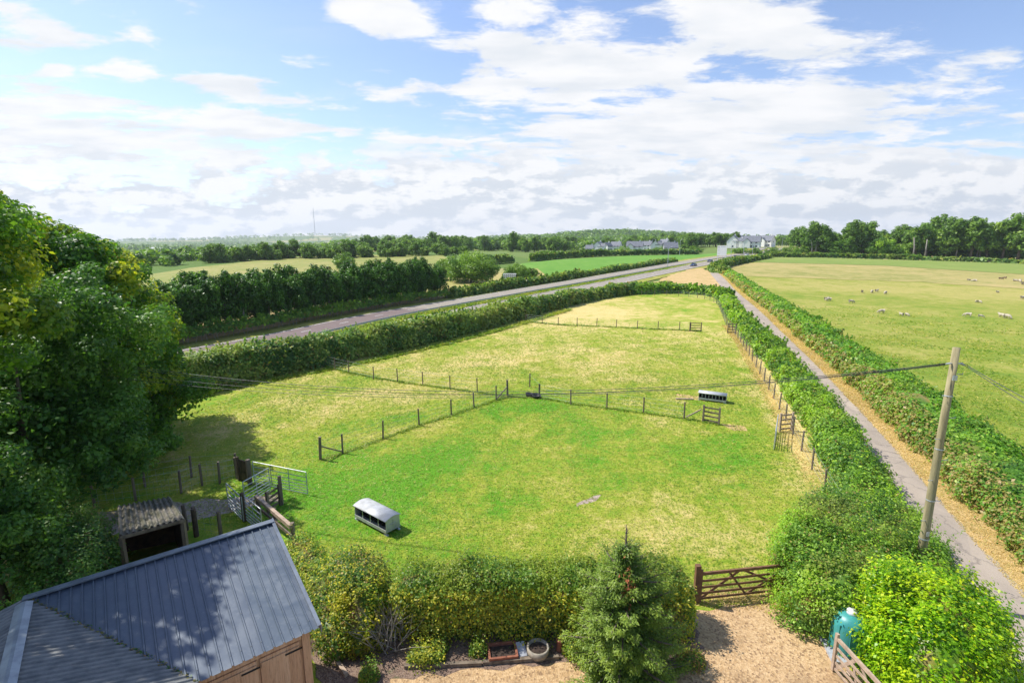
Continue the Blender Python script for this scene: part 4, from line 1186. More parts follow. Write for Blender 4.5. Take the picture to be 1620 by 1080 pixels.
# garden things
t = thing('brick_planter', 'rectangular terracotta brick planter box of soil beneath the hedge', 'planter', (*atz(795, 1036, 0)[:2], 0), R(8))
t.scale = (1.3, 1.3, 1.1)
mb = MB()
for (c_, s_) in (((0, -.21, .09), (.66, .05, .18)), ((0, .21, .09), (.66, .05, .18)), ((-.31, 0, .088), (.05, .37, .176)), ((.31, 0, .088), (.05, .37, .176))): mb.box(c_, s_)
mb.build('rim', 'terracotta', t)
mb = MB(); mb.box((0, 0, .06), (.56, .36, .10)); mb.build('bed', 'soil', t)
mb = MB(); mb.box((0, 0, .11), (.26, .44, .03), Matrix.Rotation(.35, 3, 'X')); o = mb.build('slab', 'slab', None, bevel=.006); p_ = atz(825, 1032, 0); o.location = (p_.x, p_.y, .02); o.rotation_euler = (0, 0, R(14)); tag(o, 'small pale blue grey slab leaning between planter box and round trough', 'slab')
t = thing('stone_planter', 'rounded weathered stone trough of soil right of the grey slab', 'planter', (*atz(851, 1036, 0)[:2], 0))
t.scale = (1.2, 1.2, 1.1)
mb = MB(); mb.lathe([(0, 0), (.22, 0), (.27, .12), (.28, .28), (.235, .285), (.225, .2), (0, .19)], n=22); mb.build('bowl', 'stone', t, True)
mb = MB(); mb.lathe([(0, .215), (.222, .212), (.22, .195), (0, .19)], n=22); mb.build('bed', 'soil', t)
p_ = atz(885, 1028, 0)
mb = MB(); mb.lathe([(0, 0), (.11, 0), (.10, .05), (.085, .30), (.10, .33), (.10, .38), (.075, .385), (.07, .33), (0, .30)], n=18); o = mb.build('chimney_pot', 'terracotta', None, True); o.location = (p_.x, p_.y, 0)
tag(o, 'upright terracotta chimney pot between round trough and conifer', 'pot')
for (q0, q1, lb) in (((640, 1052), (762, 1047), 'left half of the low timber edging between soil and gravel'), ((764, 1046), (884, 1037), 'right half of the low timber edging below the planters'), ((505, 1003), (548, 1066), 'long timber sleeper slanting from the barn corner to the gravel')):
    a = atz(*q0, .1); b = atz(*q1, .1); mb = MB(); mb.bar((a.x, a.y, .06), (b.x, b.y, .06), .11, .13); tag(mb.build('timber_edging', 'weathered_wood' if 'half' in lb else 'pale_wood'), lb, 'edging', 'timber edgings')

# ================================================================== HEDGES AND BUSHES NEAR
def fr_t(P, T, rg, N):
    yl = (P[:, 2] < 1.75) & (P[:, 1] < 14.0)
    T[:, 1] = np.where(yl & (rg.random(len(P)) < .55), np.maximum(T[:, 1], rg.uniform(.3, .9, len(P))), T[:, 1] * .35)
    return T
hedge('garden_hedge', 'wide clipped hedge with yellowing front between the gravel yard and paddock', [(-3.9, 14.15, 1.4, 1.9), (-1.5, 14.2, 1.6, 2.05), (1, 14.25, 1.65, 2.1), (3.5, 14.3, 1.7, 2.1), (5.75, 14.3, 1.6, 2.05)], .085, 'leaf_front_hedge', g=.22, b=.02, pg=.7, pb=.15, seed=2, amp=.26, fn=1.2, tintfun=fr_t, reg=30)
hedge('shrub', 'ragged mixed shrub at the left end of the garden hedge', [(-6.3, 16.3, .9, 1.2), (-5.4, 15.3, 1.5, 1.7), (-4.7, 14.4, 1.7, 1.9), (-4.6, 13.4, 1.4, 1.7), (-4.5, 12.7, 1.2, 1.0)], .085, 'leaf_front_hedge', cat='shrub', g=.28, b=.08, pg=.7, pb=.3, seed=3, amp=.34, fn=1.3, cover=2.0)
hedge('shrub', 'low weedy scrub beside the barn roof edge and timber rails', [(-8.6, 18.2, 1.0, .8), (-7.6, 16.9, 1.2, .8), (-6.7, 15.7, 1.4, 1.0), (-5.8, 14.2, 1.3, 1.0), (-5.0, 12.6, .8, .6)], .085, 'leaf_front_hedge', cat='shrub', g=.2, b=.1, pg=.5, pb=.2, seed=4, amp=.3, fn=1.5, cover=1.6)
hedge('shrub', 'low green plant with yellow tips on the soil near the barn', [(-3.05, 12.75, .5, .35), (-2.5, 12.7, .6, .5), (-1.95, 12.75, .4, .3)], .07, 'leaf_front_hedge', cat='shrub', g=.3, seed=5, amp=.15, fn=2, cover=1.7)
for i, (x, y, w_, h_, lb) in enumerate([(-2.2, 13.1, .5, .45, 'low dark leafy weed under the left of the garden hedge'), (1.9, 13.0, .7, .5, 'small green weed right of the round stone trough'), (5.2, 12.6, .7, .35, 'dry brown and green ground plant right of the conifer foot'), (-4.0, 12.1, .5, .4, 'tuft of weeds on the soil by the sleeper'), (-1.0, 13.0, .5, .4, 'tiny weed clump left of the brick planter')]):
    hedge('weed', lb, [(x - w_ * .6, y, w_ * .7, h_ * .7), (x, y + .05, w_, h_), (x + w_ * .6, y, w_ * .7, h_ * .7)], .06, 'leaf_front_hedge', cat='weed', g=.15, b=.1 if i != 2 else .5, seed=60 + i, amp=.12, fn=2.5, cover=1.6)
# twiggy gap
rg = np.random.default_rng(8)
mb = MB()
for k in range(90):
    a = Vector((rg.uniform(-4.3, -3.2), rg.uniform(12.9, 13.9), rg.uniform(0, .5))); b = a + Vector((rg.normal(0, .5), rg.normal(-.15, .35), rg.uniform(.5, 1.4)))
    mb.tube([a, a.lerp(b, .5) + Vector(rg.normal(0, .08, 3)), b], [.012, .009, .004], 4)
tag(mb.build('bare_shrub', 'pale_bark'), 'bare brown twigs in the gap between shrub and garden hedge', 'shrub')

def lane_t(P, T, rg, N): return T
lhp = [(14.6, 17.4, 2.6, 1.5), (16.2, 20.6, 2.6, 1.75), (17.6, 23.6, 2.5, 1.8), (19.0, 27.2, 2.5, 1.75), (20.9, 32.0, 2.5, 1.85), (23.4, 39.0, 2.6, 1.8), (26.3, 47.5, 2.7, 1.9), (29.2, 57, 2.9, 1.9), (32.1, 66.5, 3.0, 1.85), (35.2, 77, 3.0, 1.95), (39.7, 90.5, 3.0, 1.9), (44.6, 104, 3.2, 1.9)]
lhp = [(x - .32, y, w * .88, h * .88) for x, y, w, h in lhp]
hedge('lane_hedge', 'long bushy green hedge between the paddock and the left side of the lane', lhp, .12, 'leaf_lane_hedge', g=.12, b=.03, pg=.75, pb=.14, seed=6, amp=.45, fn=.75, cover=2.4, reg=22)
ex = lhp[-1]
hedge('lane_hedge', 'narrow hedge curving round the far tip of the paddock', [(ex[0], ex[1], 3.0, 1.8), (46.6, 112, 3.2, 1.9), (45.5, 119, 3.2, 2.0), (40, 122.5, 3.4, 2.1), (33, 122, 3.6, 2.2), (27, 119.5, 3.6, 2.3)], .12, 'leaf_lane_hedge', g=.12, pg=.5, seed=7, amp=.4, fn=.6, cover=2.4, reg=22)
hedge('bush', 'large mixed green bush cluster right of the five bar gate', [(10.2, 12.75, 1.6, 1.5), (10.1, 13.8, 2.6, 2.1), (10.9, 15.2, 3.9, 2.3), (12.0, 16.7, 4.0, 2.3), (13.6, 18.6, 3.2, 1.9), (15.0, 20.5, 2.4, 1.6)], .095, 'leaf_lane_hedge', cat='bush', g=.14, b=.05, pg=.75, pb=.35, seed=8, amp=.62, fn=1.1, cover=2.8)
hedge('bush', 'leafy bush between the utility pole and the lane edge', [(13.2, 14.3, 1.8, 1.7), (14.1, 15.6, 1.8, 1.9), (14.8, 17.4, 1.9, 1.8), (15.8, 19.6, 1.8, 1.6)], .10, 'leaf_lane_hedge', cat='bush', g=.12, b=.03, pg=.6, pb=.1, seed=9, amp=.4, fn=1.1, cover=2.6)
hedge('laurel_bush', 'bright yellow green laurel bush in the bottom right corner', [(9.95, 10.5, 1.5, 1.9), (10.85, 11.3, 3.3, 2.7), (11.65, 12.3, 3.8, 3.0), (12.3, 13.3, 3.3, 2.6), (12.9, 14.2, 1.8, 1.7)], .105, 'leaf_laurel', cat='bush', g=.22, b=.01, pg=.75, pb=0.06, seed=10, amp=.5, fn=1.5, cover=2.9, roundness=.75, reg=30)
rh = offs(resample(LANE[3:], 3), 3.2)
rhp = [(x, y, 4.5 - .5 * min(1, y / 90), 1.45 + .22 * math.sin(y * .21)) for x, y in rh if y > 12.5]
def rh_t(P, T, rg, N):
    lane_side = (N[:, 0] < -.1) & (vnoise(P, .22, 40) + N[:, 0] * -.6 > .0)
    T[:, 2] = np.where(lane_side & (rg.random(len(P)) < .55), np.maximum(T[:, 2], rg.uniform(.3, .95, len(P))), T[:, 2])
    T[:, 0] = np.where(lane_side, T[:, 0] * .75, T[:, 0])
    return T
hedge('bramble_hedge', 'long bramble hedge with browning side along the right edge of the lane', rhp, .12, 'leaf_bramble', g=.10, b=.02, pg=.4, pb=.10, seed=12, amp=.5, fn=.55, cover=2.4, reg=22, tintfun=rh_t)
e_ = rhp[-1]
hp = [(e_[0] - 2, e_[1] - 4, 2.8, 2.0)] + [(*at(u, v), 4.0, 2.6) for u, v in ((1128, 428.5), (1150, 421), (1180, 414.5), (1215, 408.5))]
hedge('field_hedge', 'dark green hedge between the dual road and the tan field', hp, .12, 'leaf_road_hedge', g=.1, pg=.3, seed=13, amp=.4, fn=.4, reg=18)
hp = [(*at(u, v), 3.0, 1.8) for u, v in ((1216, 406.5), (1300, 407.5), (1400, 410), (1500, 412.8), (1640, 418))]
hedge('field_hedge', 'low dark hedge along the foot of the tall tree belt at right', hp, .12, 'leaf_road_hedge', g=.1, pb=.2, seed=14, amp=.4, fn=.3, reg=18)
# roadside hedges
nh = [(-31, 31.5), (-27.2, 39.5), (-23.4, 45.2), (-19.2, 48.8), (-12.9, 57.2), (-2.2, 74.4), (8.8, 95), (18, 109), (26.5, 119.5), (36, 126), (41, 127.5)]
nh = offs(resample(nh, 3), -.7)
nhp = [(x, y, 3.9 - .5 * min(1, y / 100), 3.15 + .2 * math.sin(y * .33) - .75 * min(1, y / 120)) for x, y in nh]
hedge('road_hedge', 'tall rough hedge between the paddock and the near carriageway', nhp, .13, 'leaf_road_hedge', g=.15, b=.03, pg=.45, pb=.12, seed=15, amp=.55, fn=.55, cover=2.6, reg=22)
RS = resample(RES, 3)
q = [p for p in offs(RS, -12.4) if 40 < p[1] < 112]
hedge('low_hedge', 'low clipped hedge in front of the dark cypress row', [(x, y, 1.5, 1.1) for x, y in q], .12, 'leaf_lane_hedge', g=.05, seed=16, amp=.2, fn=.6, base=.85, cover=2.0, reg=22)
q2 = [p for p in q]
mb = MB()
for (x, y) in resample(q2, .7):
    mb.tube([(x + random.uniform(-.2, .2), y + random.uniform(-.2, .2), H1(x, y) - .05), (x + random.uniform(-.3, .3), y, H1(x, y) + .8)], .035, 4)
st = mb.build('stem', 'pale_bark', bpy.data.objects['low_hedge'])
st['kind'] = 'stuff'
q = [p for p in offs(RS, -12.6) if 111 < p[1] < 250]
hedge('verge_hedge', 'long bushy hedge on the far side of the dual road beside the bright meadow', [(x, y, 3.2, 1.9 + .3 * math.sin(y * .2)) for x, y in q], .12, 'leaf_road_hedge', g=.15, pg=.3, seed=17, amp=.55, fn=.5, reg=19)
hp = [(*at(u, v), 3.6, 3.2) for u, v in ((762, 419), (785, 416.5), (806, 415), (812, 414.7))]
hedge('field_hedge', 'short hedge stub left of the gap at the back of the bright meadow', hp, .12, 'leaf_road_hedge', g=.1, seed=18, amp=.5, fn=.3, reg=18)
hp = [(*at(u, v), 4.0, 3.0) for u, v in ((840, 412.5), (880, 408.5), (940, 405), (1000, 403), (1060, 402), (1105, 402))]
hedge('field_hedge', 'long clipped hedge along the back of the bright meadow before the houses', hp, .12, 'leaf_road_hedge', g=.1, pg=.2, seed=19, amp=.5, fn=.2, reg=18)

# conifer in front
rg = np.random.default_rng(21)
cx0, cy0, CH = 3.02, 12.05, 4.75
t = thing('conifer', 'shaggy green conifer with a bare twiggy top in front of the garden hedge', 'tree', (cx0, cy0, 0))
PP, NN, TT, DD = [], [], [], []
mbt = MB(); mbt.tube([(0, 0, -.1), (.02, .03, 2), (0, .05, CH - .7), (-.02, .06, CH)], [.13, .09, .035, .008], 8)
nb_ = 0
for k in range(150):
    z = .15 + (CH - .75) * (k / 150) ** 1.05
    Rm = 2.0 * (1 - (z / CH)) ** .52 * rg.uniform(.60, 1.12)
    if z > CH - 1.3: Rm *= .7
    a_ = k * 2.39996 + rg.uniform(-.3, .3)
    lift_ = .10 + .35 * (z / CH) + rg.uniform(-.1, .15)
    dirv = np.array((math.cos(a_), math.sin(a_), lift_)); dirv[2] -= .05
    m_ = max(3, int(Rm / .11))
    mbt.tube([(0, 0, z), tuple(dirv * Rm * .6 + (0, 0, z - .03 * Rm)), tuple(dirv * Rm + (0, 0, z + .02))], [.028 * Rm, .016 * Rm, .004], 5)
    for j in range(m_):
        f = (j + .6) / m_
        c = dirv * Rm * f + np.array((0, 0, z - .10 * math.sin(f * 3.1) * Rm))
        sp = Rm * .30 * (1.1 - f) + .08
        n_ = int(40 + 90 * sp)
        perp = np.array((-dirv[1], dirv[0], 0))
        s_ = rg.uniform(-1, 1, (n_, 1))
        p = c + perp * s_ * sp + dirv * np.abs(s_) * -.12 + rg.normal(0, .045, (n_, 3)) + np.array((0, 0, 1)) * rg.uniform(-.09, .09, (n_, 1))
        if z > CH - 1.45 and f > .8: continue
        PP.append(p); NN.append(np.tile((dirv * .3 + (0, 0, .8)), (n_, 1)))
        DD.append(dirv * .8 + perp * s_ * .7 + np.array((0, 0, .15)))
        tt = np.zeros((n_, 3)); tt[:, 0] = np.clip(rg.uniform(0, .6, n_) + .75 * f + rg.uniform(-.2, .2), 0, 1); tt[:, 1] = np.clip(f - .55 + rg.uniform(-.2, .2), 0, 1) * (1.6 if z < 1.5 else .95) * rg.random(n_)
        TT.append(tt)
P = np.concatenate(PP); N = np.concatenate(NN); T_ = np.concatenate(TT); D_ = np.concatenate(DD)
ms = (rg.random(len(P)) < .97)
leaves_obj('crown', P[ms], N[ms], .095, T_[ms], 'leaf_spruce', t, rg, wid=.30, droop=D_[ms])
mbt.build('trunk', 'bark', t, True)
mb = MB()
for k in range(26):
    z = CH - .9 + rg.uniform(0, .8); a_ = rg.uniform(0, 6.28); l = rg.uniform(.15, .42) * (CH + .2 - z)
    mb.tube([(0, .05, z), (l * math.cos(a_), l * math.sin(a_) + .05, z + l * .75)], [.010, .004], 4)
mb.build('bare_top', 'bark', t)
# rust brown dead foliage patch
n = 160; P = np.array((-.02, -.42, 3.1)) + rg.normal(0, 1, (n, 3)) * (.10, .07, .38)
tt = np.zeros((n, 3)); tt[:, 2] = 1
leaves_obj('dead_foliage', P, rg.normal(0, 1, (n, 3)), .08, tt, 'leaf_spruce', t, rg)

# ================================================================== TREES LEFT
make_tree('sycamore_tree', 'huge broadleaf tree with yellow and rust tinged top filling the left edge', 'tree', (-27.4, 29.0, 0),
    [(-.3, 0, 7.6, 5.9, 5.8, 5.3), (2.6, -.5, 6.0, 4.2, 4.6, 3.9), (-3.5, -1, 7.6, 5.2, 5.2, 4.8), (-.6, 1.2, 9.6, 4.0, 4.0, 3.3), (3.7, -1, 9.0, 3.0, 3.0, 2.9), (.9, 0, 10.9, 3.6, 3.4, 2.6), (2.6, 2.5, 5.0, 4.0, 4.2, 3.6), (-1, -4, 5.5, 5.2, 4.6, 4.2), (3.2, -2.5, 3.4, 3.6, 3.5, 2.9), (2.6, -6.0, 2.6, 3.4, 3.2, 2.5), (-2, -8.0, 4.5, 4, 3.4, 3.4)], 215000, .25, 'leaf_sycamore', 1, sub=46, subr=.25, trunk_r=.6, yellow=.42, limbs=9, depth=.55, fill=.10, pbr=.7)
make_tree('sycamore_tree', 'dark green tree below the huge one left of the old shelter', 'tree', (-20.0, 19.5, 0),
    [(0, 0, 4.9, 3.9, 3.8, 3.6), (1.8, .5, 3.0, 2.6, 2.6, 2.2), (-2.5, -.5, 4.6, 3.2, 3.2, 3), (.6, 1.8, 5.4, 2.8, 2.8, 2.6), (.9, 2.8, 8.0, 3.1, 3.0, 3.0), (-2, 3, 8.2, 3, 3, 3)], 90000, .17, 'leaf_dark', 2, sub=40, subr=.26, trunk_r=.3, yellow=.14, depth=.55)
make_tree('sycamore_tree', 'dark overhanging tree at the bottom of the left edge behind the barn', 'tree', (-16.8, 14.6, 0),
    [(0, 0, 2.6, 2.4, 2.2, 2.0), (-1.8, .6, 3.6, 2.6, 2.6, 2.4), (-3.4, 0, 5.2, 2.8, 2.8, 2.6)], 46000, .14, 'leaf_dark', 3, sub=40, subr=.26, trunk_r=.25, yellow=.12, depth=.55)
make_tree('sycamore_tree', 'tall tree at the far left edge whose shade dapples the barn roof', 'tree', (-18.2, 14.3, 0),
    [(.7, -.3, 11.5, 3.5, 3.4, 2.9), (4.3, -2.8, 11.4, 2.3, 2.2, 1.7), (3.6, -4.6, 10.0, 2.2, 2.2, 1.9), (2.2, -.8, 9.4, 2.7, 2.5, 2.6), (-1.5, -1, 7.5, 3.2, 3.2, 3.0), (-.4, 1.8, 11.6, 3.2, 3, 2.6), (1.6, -2.6, 10.4, 2.9, 2.4, 2.6)], 92000, .17, 'leaf_sycamore', 4, sub=46, subr=.25, trunk_r=.35, yellow=.22, depth=.6, fill=.06)
make_tree('sycamore_tree', 'smaller rounded tree with pale green tips right of the huge tree base', 'tree', (-21.6, 30.0, 0),
    [(0, 0, 2.6, 3.0, 3.0, 2.5), (-1.5, -2.5, 3.0, 3, 3, 3), (.6, -3.8, 1.6, 2.4, 2.4, 1.6)], 36000, .22, 'leaf_sycamore', 5, sub=34, subr=.28, trunk_r=.25, yellow=.25, depth=.55)

# ================================================================== GRASS TUFTS (stuff)
def grass(name, region, n, L, mat, rg, dens=None, T_fun=None, wid=.16, kind='grass'):
    pts = region(n, rg)
    if dens is not None: pts = pts[dens(pts, rg)]
    m = len(pts)
    P = np.stack((pts[:, 0], pts[:, 1], HT(pts[:, 0], pts[:, 1]) + .02), 1)
    Lh = (L * rg.uniform(.5, 1.4, m) * np.clip(np.hypot(P[:, 0], P[:, 1]) / 26, .8, 4))[:, None]
    a = rg.uniform(0, 6.283, m); side = np.stack((np.cos(a), np.sin(a), np.zeros(m)), 1) * Lh * wid * 1.6
    tip = P + np.concatenate((rg.normal(0, .9, (m, 2)), np.ones((m, 1)) * .42), 1) * Lh
    V = np.stack((P - side, P + side, tip), 1).reshape(-1, 3)
    F = np.arange(3 * m).reshape(m, 3)
    T = tints(m, rg, (0, 1), .12, 0, P, .35, 4, .35, 0)
    if T_fun: T = T_fun(P, T, rg)
    o = link(name, np_mesh(name, V, F, np.repeat(T, 3, axis=0)), mat)
    return tag(o, kind='stuff')
def tri_region(poly_pts):
    L = np.array(poly_pts, float); x0, y0 = L.min(0); x1, y1 = L.max(0)
    def inside(P):
        x, y = P[:, 0], P[:, 1]; c = np.zeros(len(P), bool); j = len(L) - 1
        for i in range(len(L)):
            xi, yi = L[i]; xj, yj = L[j]
            c ^= ((yi > y) != (yj > y)) & (x < (xj - xi) * (y - yi) / (yj - yi + 1e-12) + xi); j = i
        return c
    def f(n, rg):
        out = []; k = 0
        while k < n:
            # density falls with distance from the yard
            r = 12 + (95 - 12) * rg.random(n) ** 1.9; th = rg.uniform(-1.0, .95, n)
            P = np.stack((r * np.sin(th), r * np.cos(th)), 1); P = P[inside(P)]
            out.append(P); k += len(P)
        return np.concatenate(out)[:n]
    return f
pad = [(-24, 30), (-22, 41), (-11, 54), (0, 70), (10, 91), (25, 114), (36, 112), (35, 90), (29, 64), (23, 46), (16.5, 28), (13.5, 18.5), (9.5, 15.9), (6, 15.4), (-6.2, 15.3), (-9, 19.5), (-13.5, 20), (-20, 20)]
rg = np.random.default_rng(31)
grass('grass', tri_region(pad), 240000, .075, 'grass_blade', rg, dens=lambda p, r: r.random(len(p)) < np.clip((80 - np.hypot(p[:, 0], p[:, 1])) / 40, 0, 1))
def along(line, d0, d1, pw=1.0):
    L = np.array(resample(line, 1.0)); A = np.array(offs(L, d0)); B = np.array(offs(L, d1))
    def f(n, rg):
        q = rg.random(n) ** pw * (len(L) - 1.001); i = q.astype(int); fr = (q - i)[:, None]; w = rg.random((n, 1))
        a = A[i] * (1 - fr) + A[i + 1] * fr; b = B[i] * (1 - fr) + B[i + 1] * fr
        return a * (1 - w) + b * w
    return f
grass('dry_grass', along(LANE[2:], -.10, 1.3, 1.6), 60000, .065, 'straw_blade', rg)
grass('dry_grass', along([(13.4, 17.3), (14.6, 21.0), (15.66, 23.8), (16.36, 26.2), (17.2, 28.7), (20.9, 39.0), (24.0, 48.5), (29.7, 65.9), (31.7, 73.7)], -.65, .5, 1.0), 11000, .08, 'straw_blade', rg)
grass('verge_grass', along(RES[1:8], -2.3, .2, 1.0), 26000, .20, 'grass_blade', rg)
sf_ = [(24, 17), (27, 26), (36, 45), (46, 70), (90, 70), (60, 30), (40, 10), (26, 10)]
def fan(n, rg):
    r = 26 + 110 * rg.random(n) ** 1.5; th = rg.uniform(.52, 1.05, n); P = np.stack((r * np.sin(th), r * np.cos(th)), 1)
    L = np.array(offs(lh, 5.0)); xe = np.interp(P[:, 1], L[:, 1], L[:, 0]); return P[P[:, 0] > xe]
grass('pasture_grass', fan, 130000, .085, 'grass_blade', rg, dens=lambda p, r: r.random(len(p)) < np.clip((120 - np.hypot(p[:, 0], p[:, 1])) / 70, 0, 1) * np.clip(vnoise(np.stack((p[:, 0], p[:, 1], p[:, 0] * 0), 1), .25) * 1.5 + .6, .1, 1))
FA = [at(u, v) for u, v in [(507, 727), (542, 717), (606, 694), (663, 673), (714, 657), (750, 645), (785, 633), (803, 627)]]
FB = [at(u, v) for u, v in [(511, 577), (552, 590), (629, 604), (712, 615), (803, 627), (853, 630), (960, 646), (1082, 662), (1137, 672)]]
FC = [at(u, v) for u, v in [(832, 509), (883, 514), (975, 518), (1109, 524)]]
for L_, n_ in ((FA, 3200), (FB, 5200), (FC, 1800)):
    grass('fence_grass', along(L_, -.16, .16, 1.0), n_ // 2, .13, 'grass_blade', rg, T_fun=lambda P, T, r: np.stack((T[:, 0] * .6, T[:, 1] * .4, T[:, 2]), 1))
grass('fence_grass', along([(-26.5, 37.2), (-22.7, 42.6), (-18.4, 45.9), (-11.8, 54.1), (-.9, 70.8), (10.4, 91.5)], -.6, .4, 1.0), 9000, .18, 'grass_blade', rg)
grass('lane_weeds', along([(14.0, 12.5), (15.2, 16.5), (17.9, 22.8), (20.4, 29.5), (25.6, 43.8), (35.2, 71)], -.35, .25, 1.0), 5200, .14, 'grass_blade', rg)
# yard leaves, loose stones
grass('weeds', lambda n, rg: np.stack((rg.uniform(5.9, 9.3, n), 15.35 + rg.normal(0, .25, n)), 1), 2500, .10, 'straw_blade', rg)

# ================================================================== MIDDLE DISTANCE
def base_at(u, v): 
    p = at(u, v); return (p[0], p[1], H1(*p))
# leylandii row
rg = np.random.default_rng(41)
protos = []
for k in range(4):
    hgt = 8.4; n = 7200
    bl = [(0, 0, 3.7, 2.1, 2.1, 2.5), (.5, .3, 5.6, 1.6, 1.6, 2.2), (-.6, .2, 5.2, 1.5, 1.6, 2.1), (.1 * k, -.3, 6.9, 1.1, 1.1, 1.5), (.9 - .5 * k, .4, 6.2, .9, .9, 1.6)]
    P, N, idx, C, Rr = crown_points(bl, n, rg, 34, .30, 1.5, .6, -.8)
    P[:, 2] = np.maximum(P[:, 2], 1.25 + .5 * rg.random(n))
    T = tints(n, rg, (0, 1), .02, 0, P, .8, k); cl = rg.uniform(-.3, .3, len(C)); T[:, 0] = np.clip(T[:, 0] * .8 + cl[idx], 0, 1)
    t = thing('cypress_tree', 'dense dark feathery cypress in the row beyond the dual road', 'tree', (0, 0, 0), 0, 'cypress row beyond the road')
    c = leaves_obj('crown', P, N, .40, T, 'leaf_cypress', t, rg, wid=.42, droop=np.tile((.25, 0, 1.), (n, 1)) * 1.2 + N * .7)
    mb = MB(); mb.tube([(0, 0, -.2), (0, 0, 1.8), (0, 0, hgt * .7)], [.2, .17, .05], 7); tr = mb.build('trunk', 'pale_bark', t)
    protos.append((t, [c, tr]))
row = offs(RS, -15.5)
row = resample([p for p in row if 38 < p[1] < 115], 2.35)
row2 = offs(row, -3.0)
kk = 0
for line in (row, row2):
    for i, (x, y) in enumerate(line):
        pr = protos[kk % 4]
        if kk < 4: o = pr[0]
        else: o = copy_fast(*pr)
        s_ = rg.uniform(.92, 1.10)
        f = i / len(line)
        if f > .55 and line is row: s_ *= 1.0
        o.location = (x + rg.uniform(-.3, .3), y + rg.uniform(-.3, .3), H1(x, y)); o.rotation_euler.z = rg.uniform(0, 6.28)
        hs = (.82 + .16 * f) * rg.uniform(.86, 1.12)
        o.scale = (s_, s_, hs)
        kk += 1
# copse
def small_tree(label, u, v, h, w, mat='leaf_far', seed=0, leaf=.5, n=5000, cat='tree', name='broadleaf_tree', yellow=.1, group=None, squash=1.0, base=.0, tr=.2):
    p = base_at(u, v)
    rz = h * (1 - base) / 2
    bl = [(0, 0, h * base + rz, w / 2, w / 2, rz), (w * .18, -w * .1, h * base + rz * .8, w * .38, w * .38, rz * .75), (-w * .2, w * .1, h * base + rz * .85, w * .36, w * .36, rz * .7)]
    return make_tree(name, label, cat, p, bl, n, leaf, mat, seed, sub=26, subr=.30, trunk_r=tr, yellow=yellow, limbs=4, group=group, depth=.5, low=-.9)
hedge('undergrowth', 'dark shrubs behind the barn roof left of the old shelter', [(-18.5, 18.0, 2.0, 1.8), (-16.2, 16.6, 2.4, 2.3), (-14.8, 15.2, 2.4, 2.2), (-13.6, 13.4, 2.2, 1.9), (-13.0, 11.6, 2.0, 1.6)], .10, 'leaf_dark', cat='shrub', g=.05, b=.05, seed=24, amp=.5, fn=1.0, cover=2.2)
small_tree('large silvery dark green bushy tree right of the cypress row', 745, 447, 9.0, 15.5, 'leaf_far', 50, .5, 14000)
small_tree('browner bushy tree tucked behind the end of the cypress row', 712, 443, 7.8, 9, 'leaf_far', 51, .5, 6000, yellow=.3)
small_tree('low round dark bush right of the large silvery tree', 815, 444, 5.0, 9.0, 'leaf_far', 52, .45, 6000)
small_tree('smallest dark bush at the corner of the bright meadow', 838, 441, 3.6, 5.0, 'leaf_far', 53, .45, 3000)
small_tree('pale round tree showing above the left of the cypress row', 545, 425, 6.5, 9.0, 'leaf_far', 54, .6, 3500)
small_tree('grey green scrub tree between the huge tree and the cypress row', 312, 452, 4.6, 8.0, 'leaf_far', 55, .5, 4000)
# white slatted crate
p = base_at(806, 449)
t = thing('white_crate', 'white slatted crate standing at the far hedge beside the dark bush', 'crate', p, R(-8))
t.scale = (1.05, 1.05, 1.75)
for i in range(7):
    mb = MB(); mb.box((-1.6 + i * .53, 0, .85), (.36, .06, 1.5)); mb.build('slat', 'white_paint', t)
mb = MB(); mb.box((0, .6, 1.62), (3.6, 1.3, .08)); mb.box((0, .06, .35), (3.5, .05, .12)); mb.box((0, .06, 1.3), (3.5, .05, .12)); mb.build('frame', 'white_paint', t)

# sheep
def sheep_mesh(graze=True):
    V = [(-.45, 0, .62), (-.15, 0, .66), (.2, 0, .64), (.45, 0, .66)]
    if graze: V += [(.62, 0, .55), (.76, 0, .30), (.84, 0, .14)]
    else: V += [(.6, 0, .82), (.72, 0, .95), (.90, 0, .90)]
    Rr = [.20, .29, .29, .22, .14, .10, .06]
    E = [(i, i + 1) for i in range(6)]
    for sx, b in ((-.36, 0), (.38, 3)):
        for sy in (-1, 1):
            k = len(V); V += [(sx, sy * .15, .48), (sx + .02, sy * .15, .25), (sx, sy * .15, .02)]; Rr += [.10, .045, .04]
            E += [(b, k), (k, k + 1), (k + 1, k + 2)]
    k = len(V); V += [(-.62, 0, .50)]; Rr += [.05]; E.append((0, k))
    for sy in (-1, 1):
        k = len(V); hx = V[5]; V.append((hx[0] - .04, sy * .13, hx[2] + .04)); Rr.append(.03); E.append((5, k))
    me = bpy.data.meshes.new('sheep'); me.from_pydata(V, E, [])
    o = bpy.data.objects.new('sheep', me); COL.objects.link(o)
    sk = o.modifiers.new('skin', 'SKIN'); 
    for i, v in enumerate(me.skin_vertices[0].data): v.radius = (Rr[i], Rr[i])
    me.skin_vertices[0].data[1].use_root = True
    o.modifiers.new('sub', 'SUBSURF').levels = 1
    dg = bpy.context.evaluated_depsgraph_get()
    m2 = bpy.data.meshes.new_from_object(o.evaluated_get(dg)); m2.name = 'sheep'
    bpy.data.objects.remove(o)
    m2.polygons.foreach_set('use_smooth', np.ones(len(m2.polygons), bool))
    return m2
SM = [sheep_mesh(True), sheep_mesh(False)]
for m_ in SM: m_.materials.append(MATS['wool'])
SMB = SM[0].copy(); SMB.materials.clear(); SMB.materials.append(MATS['brown_wool'])
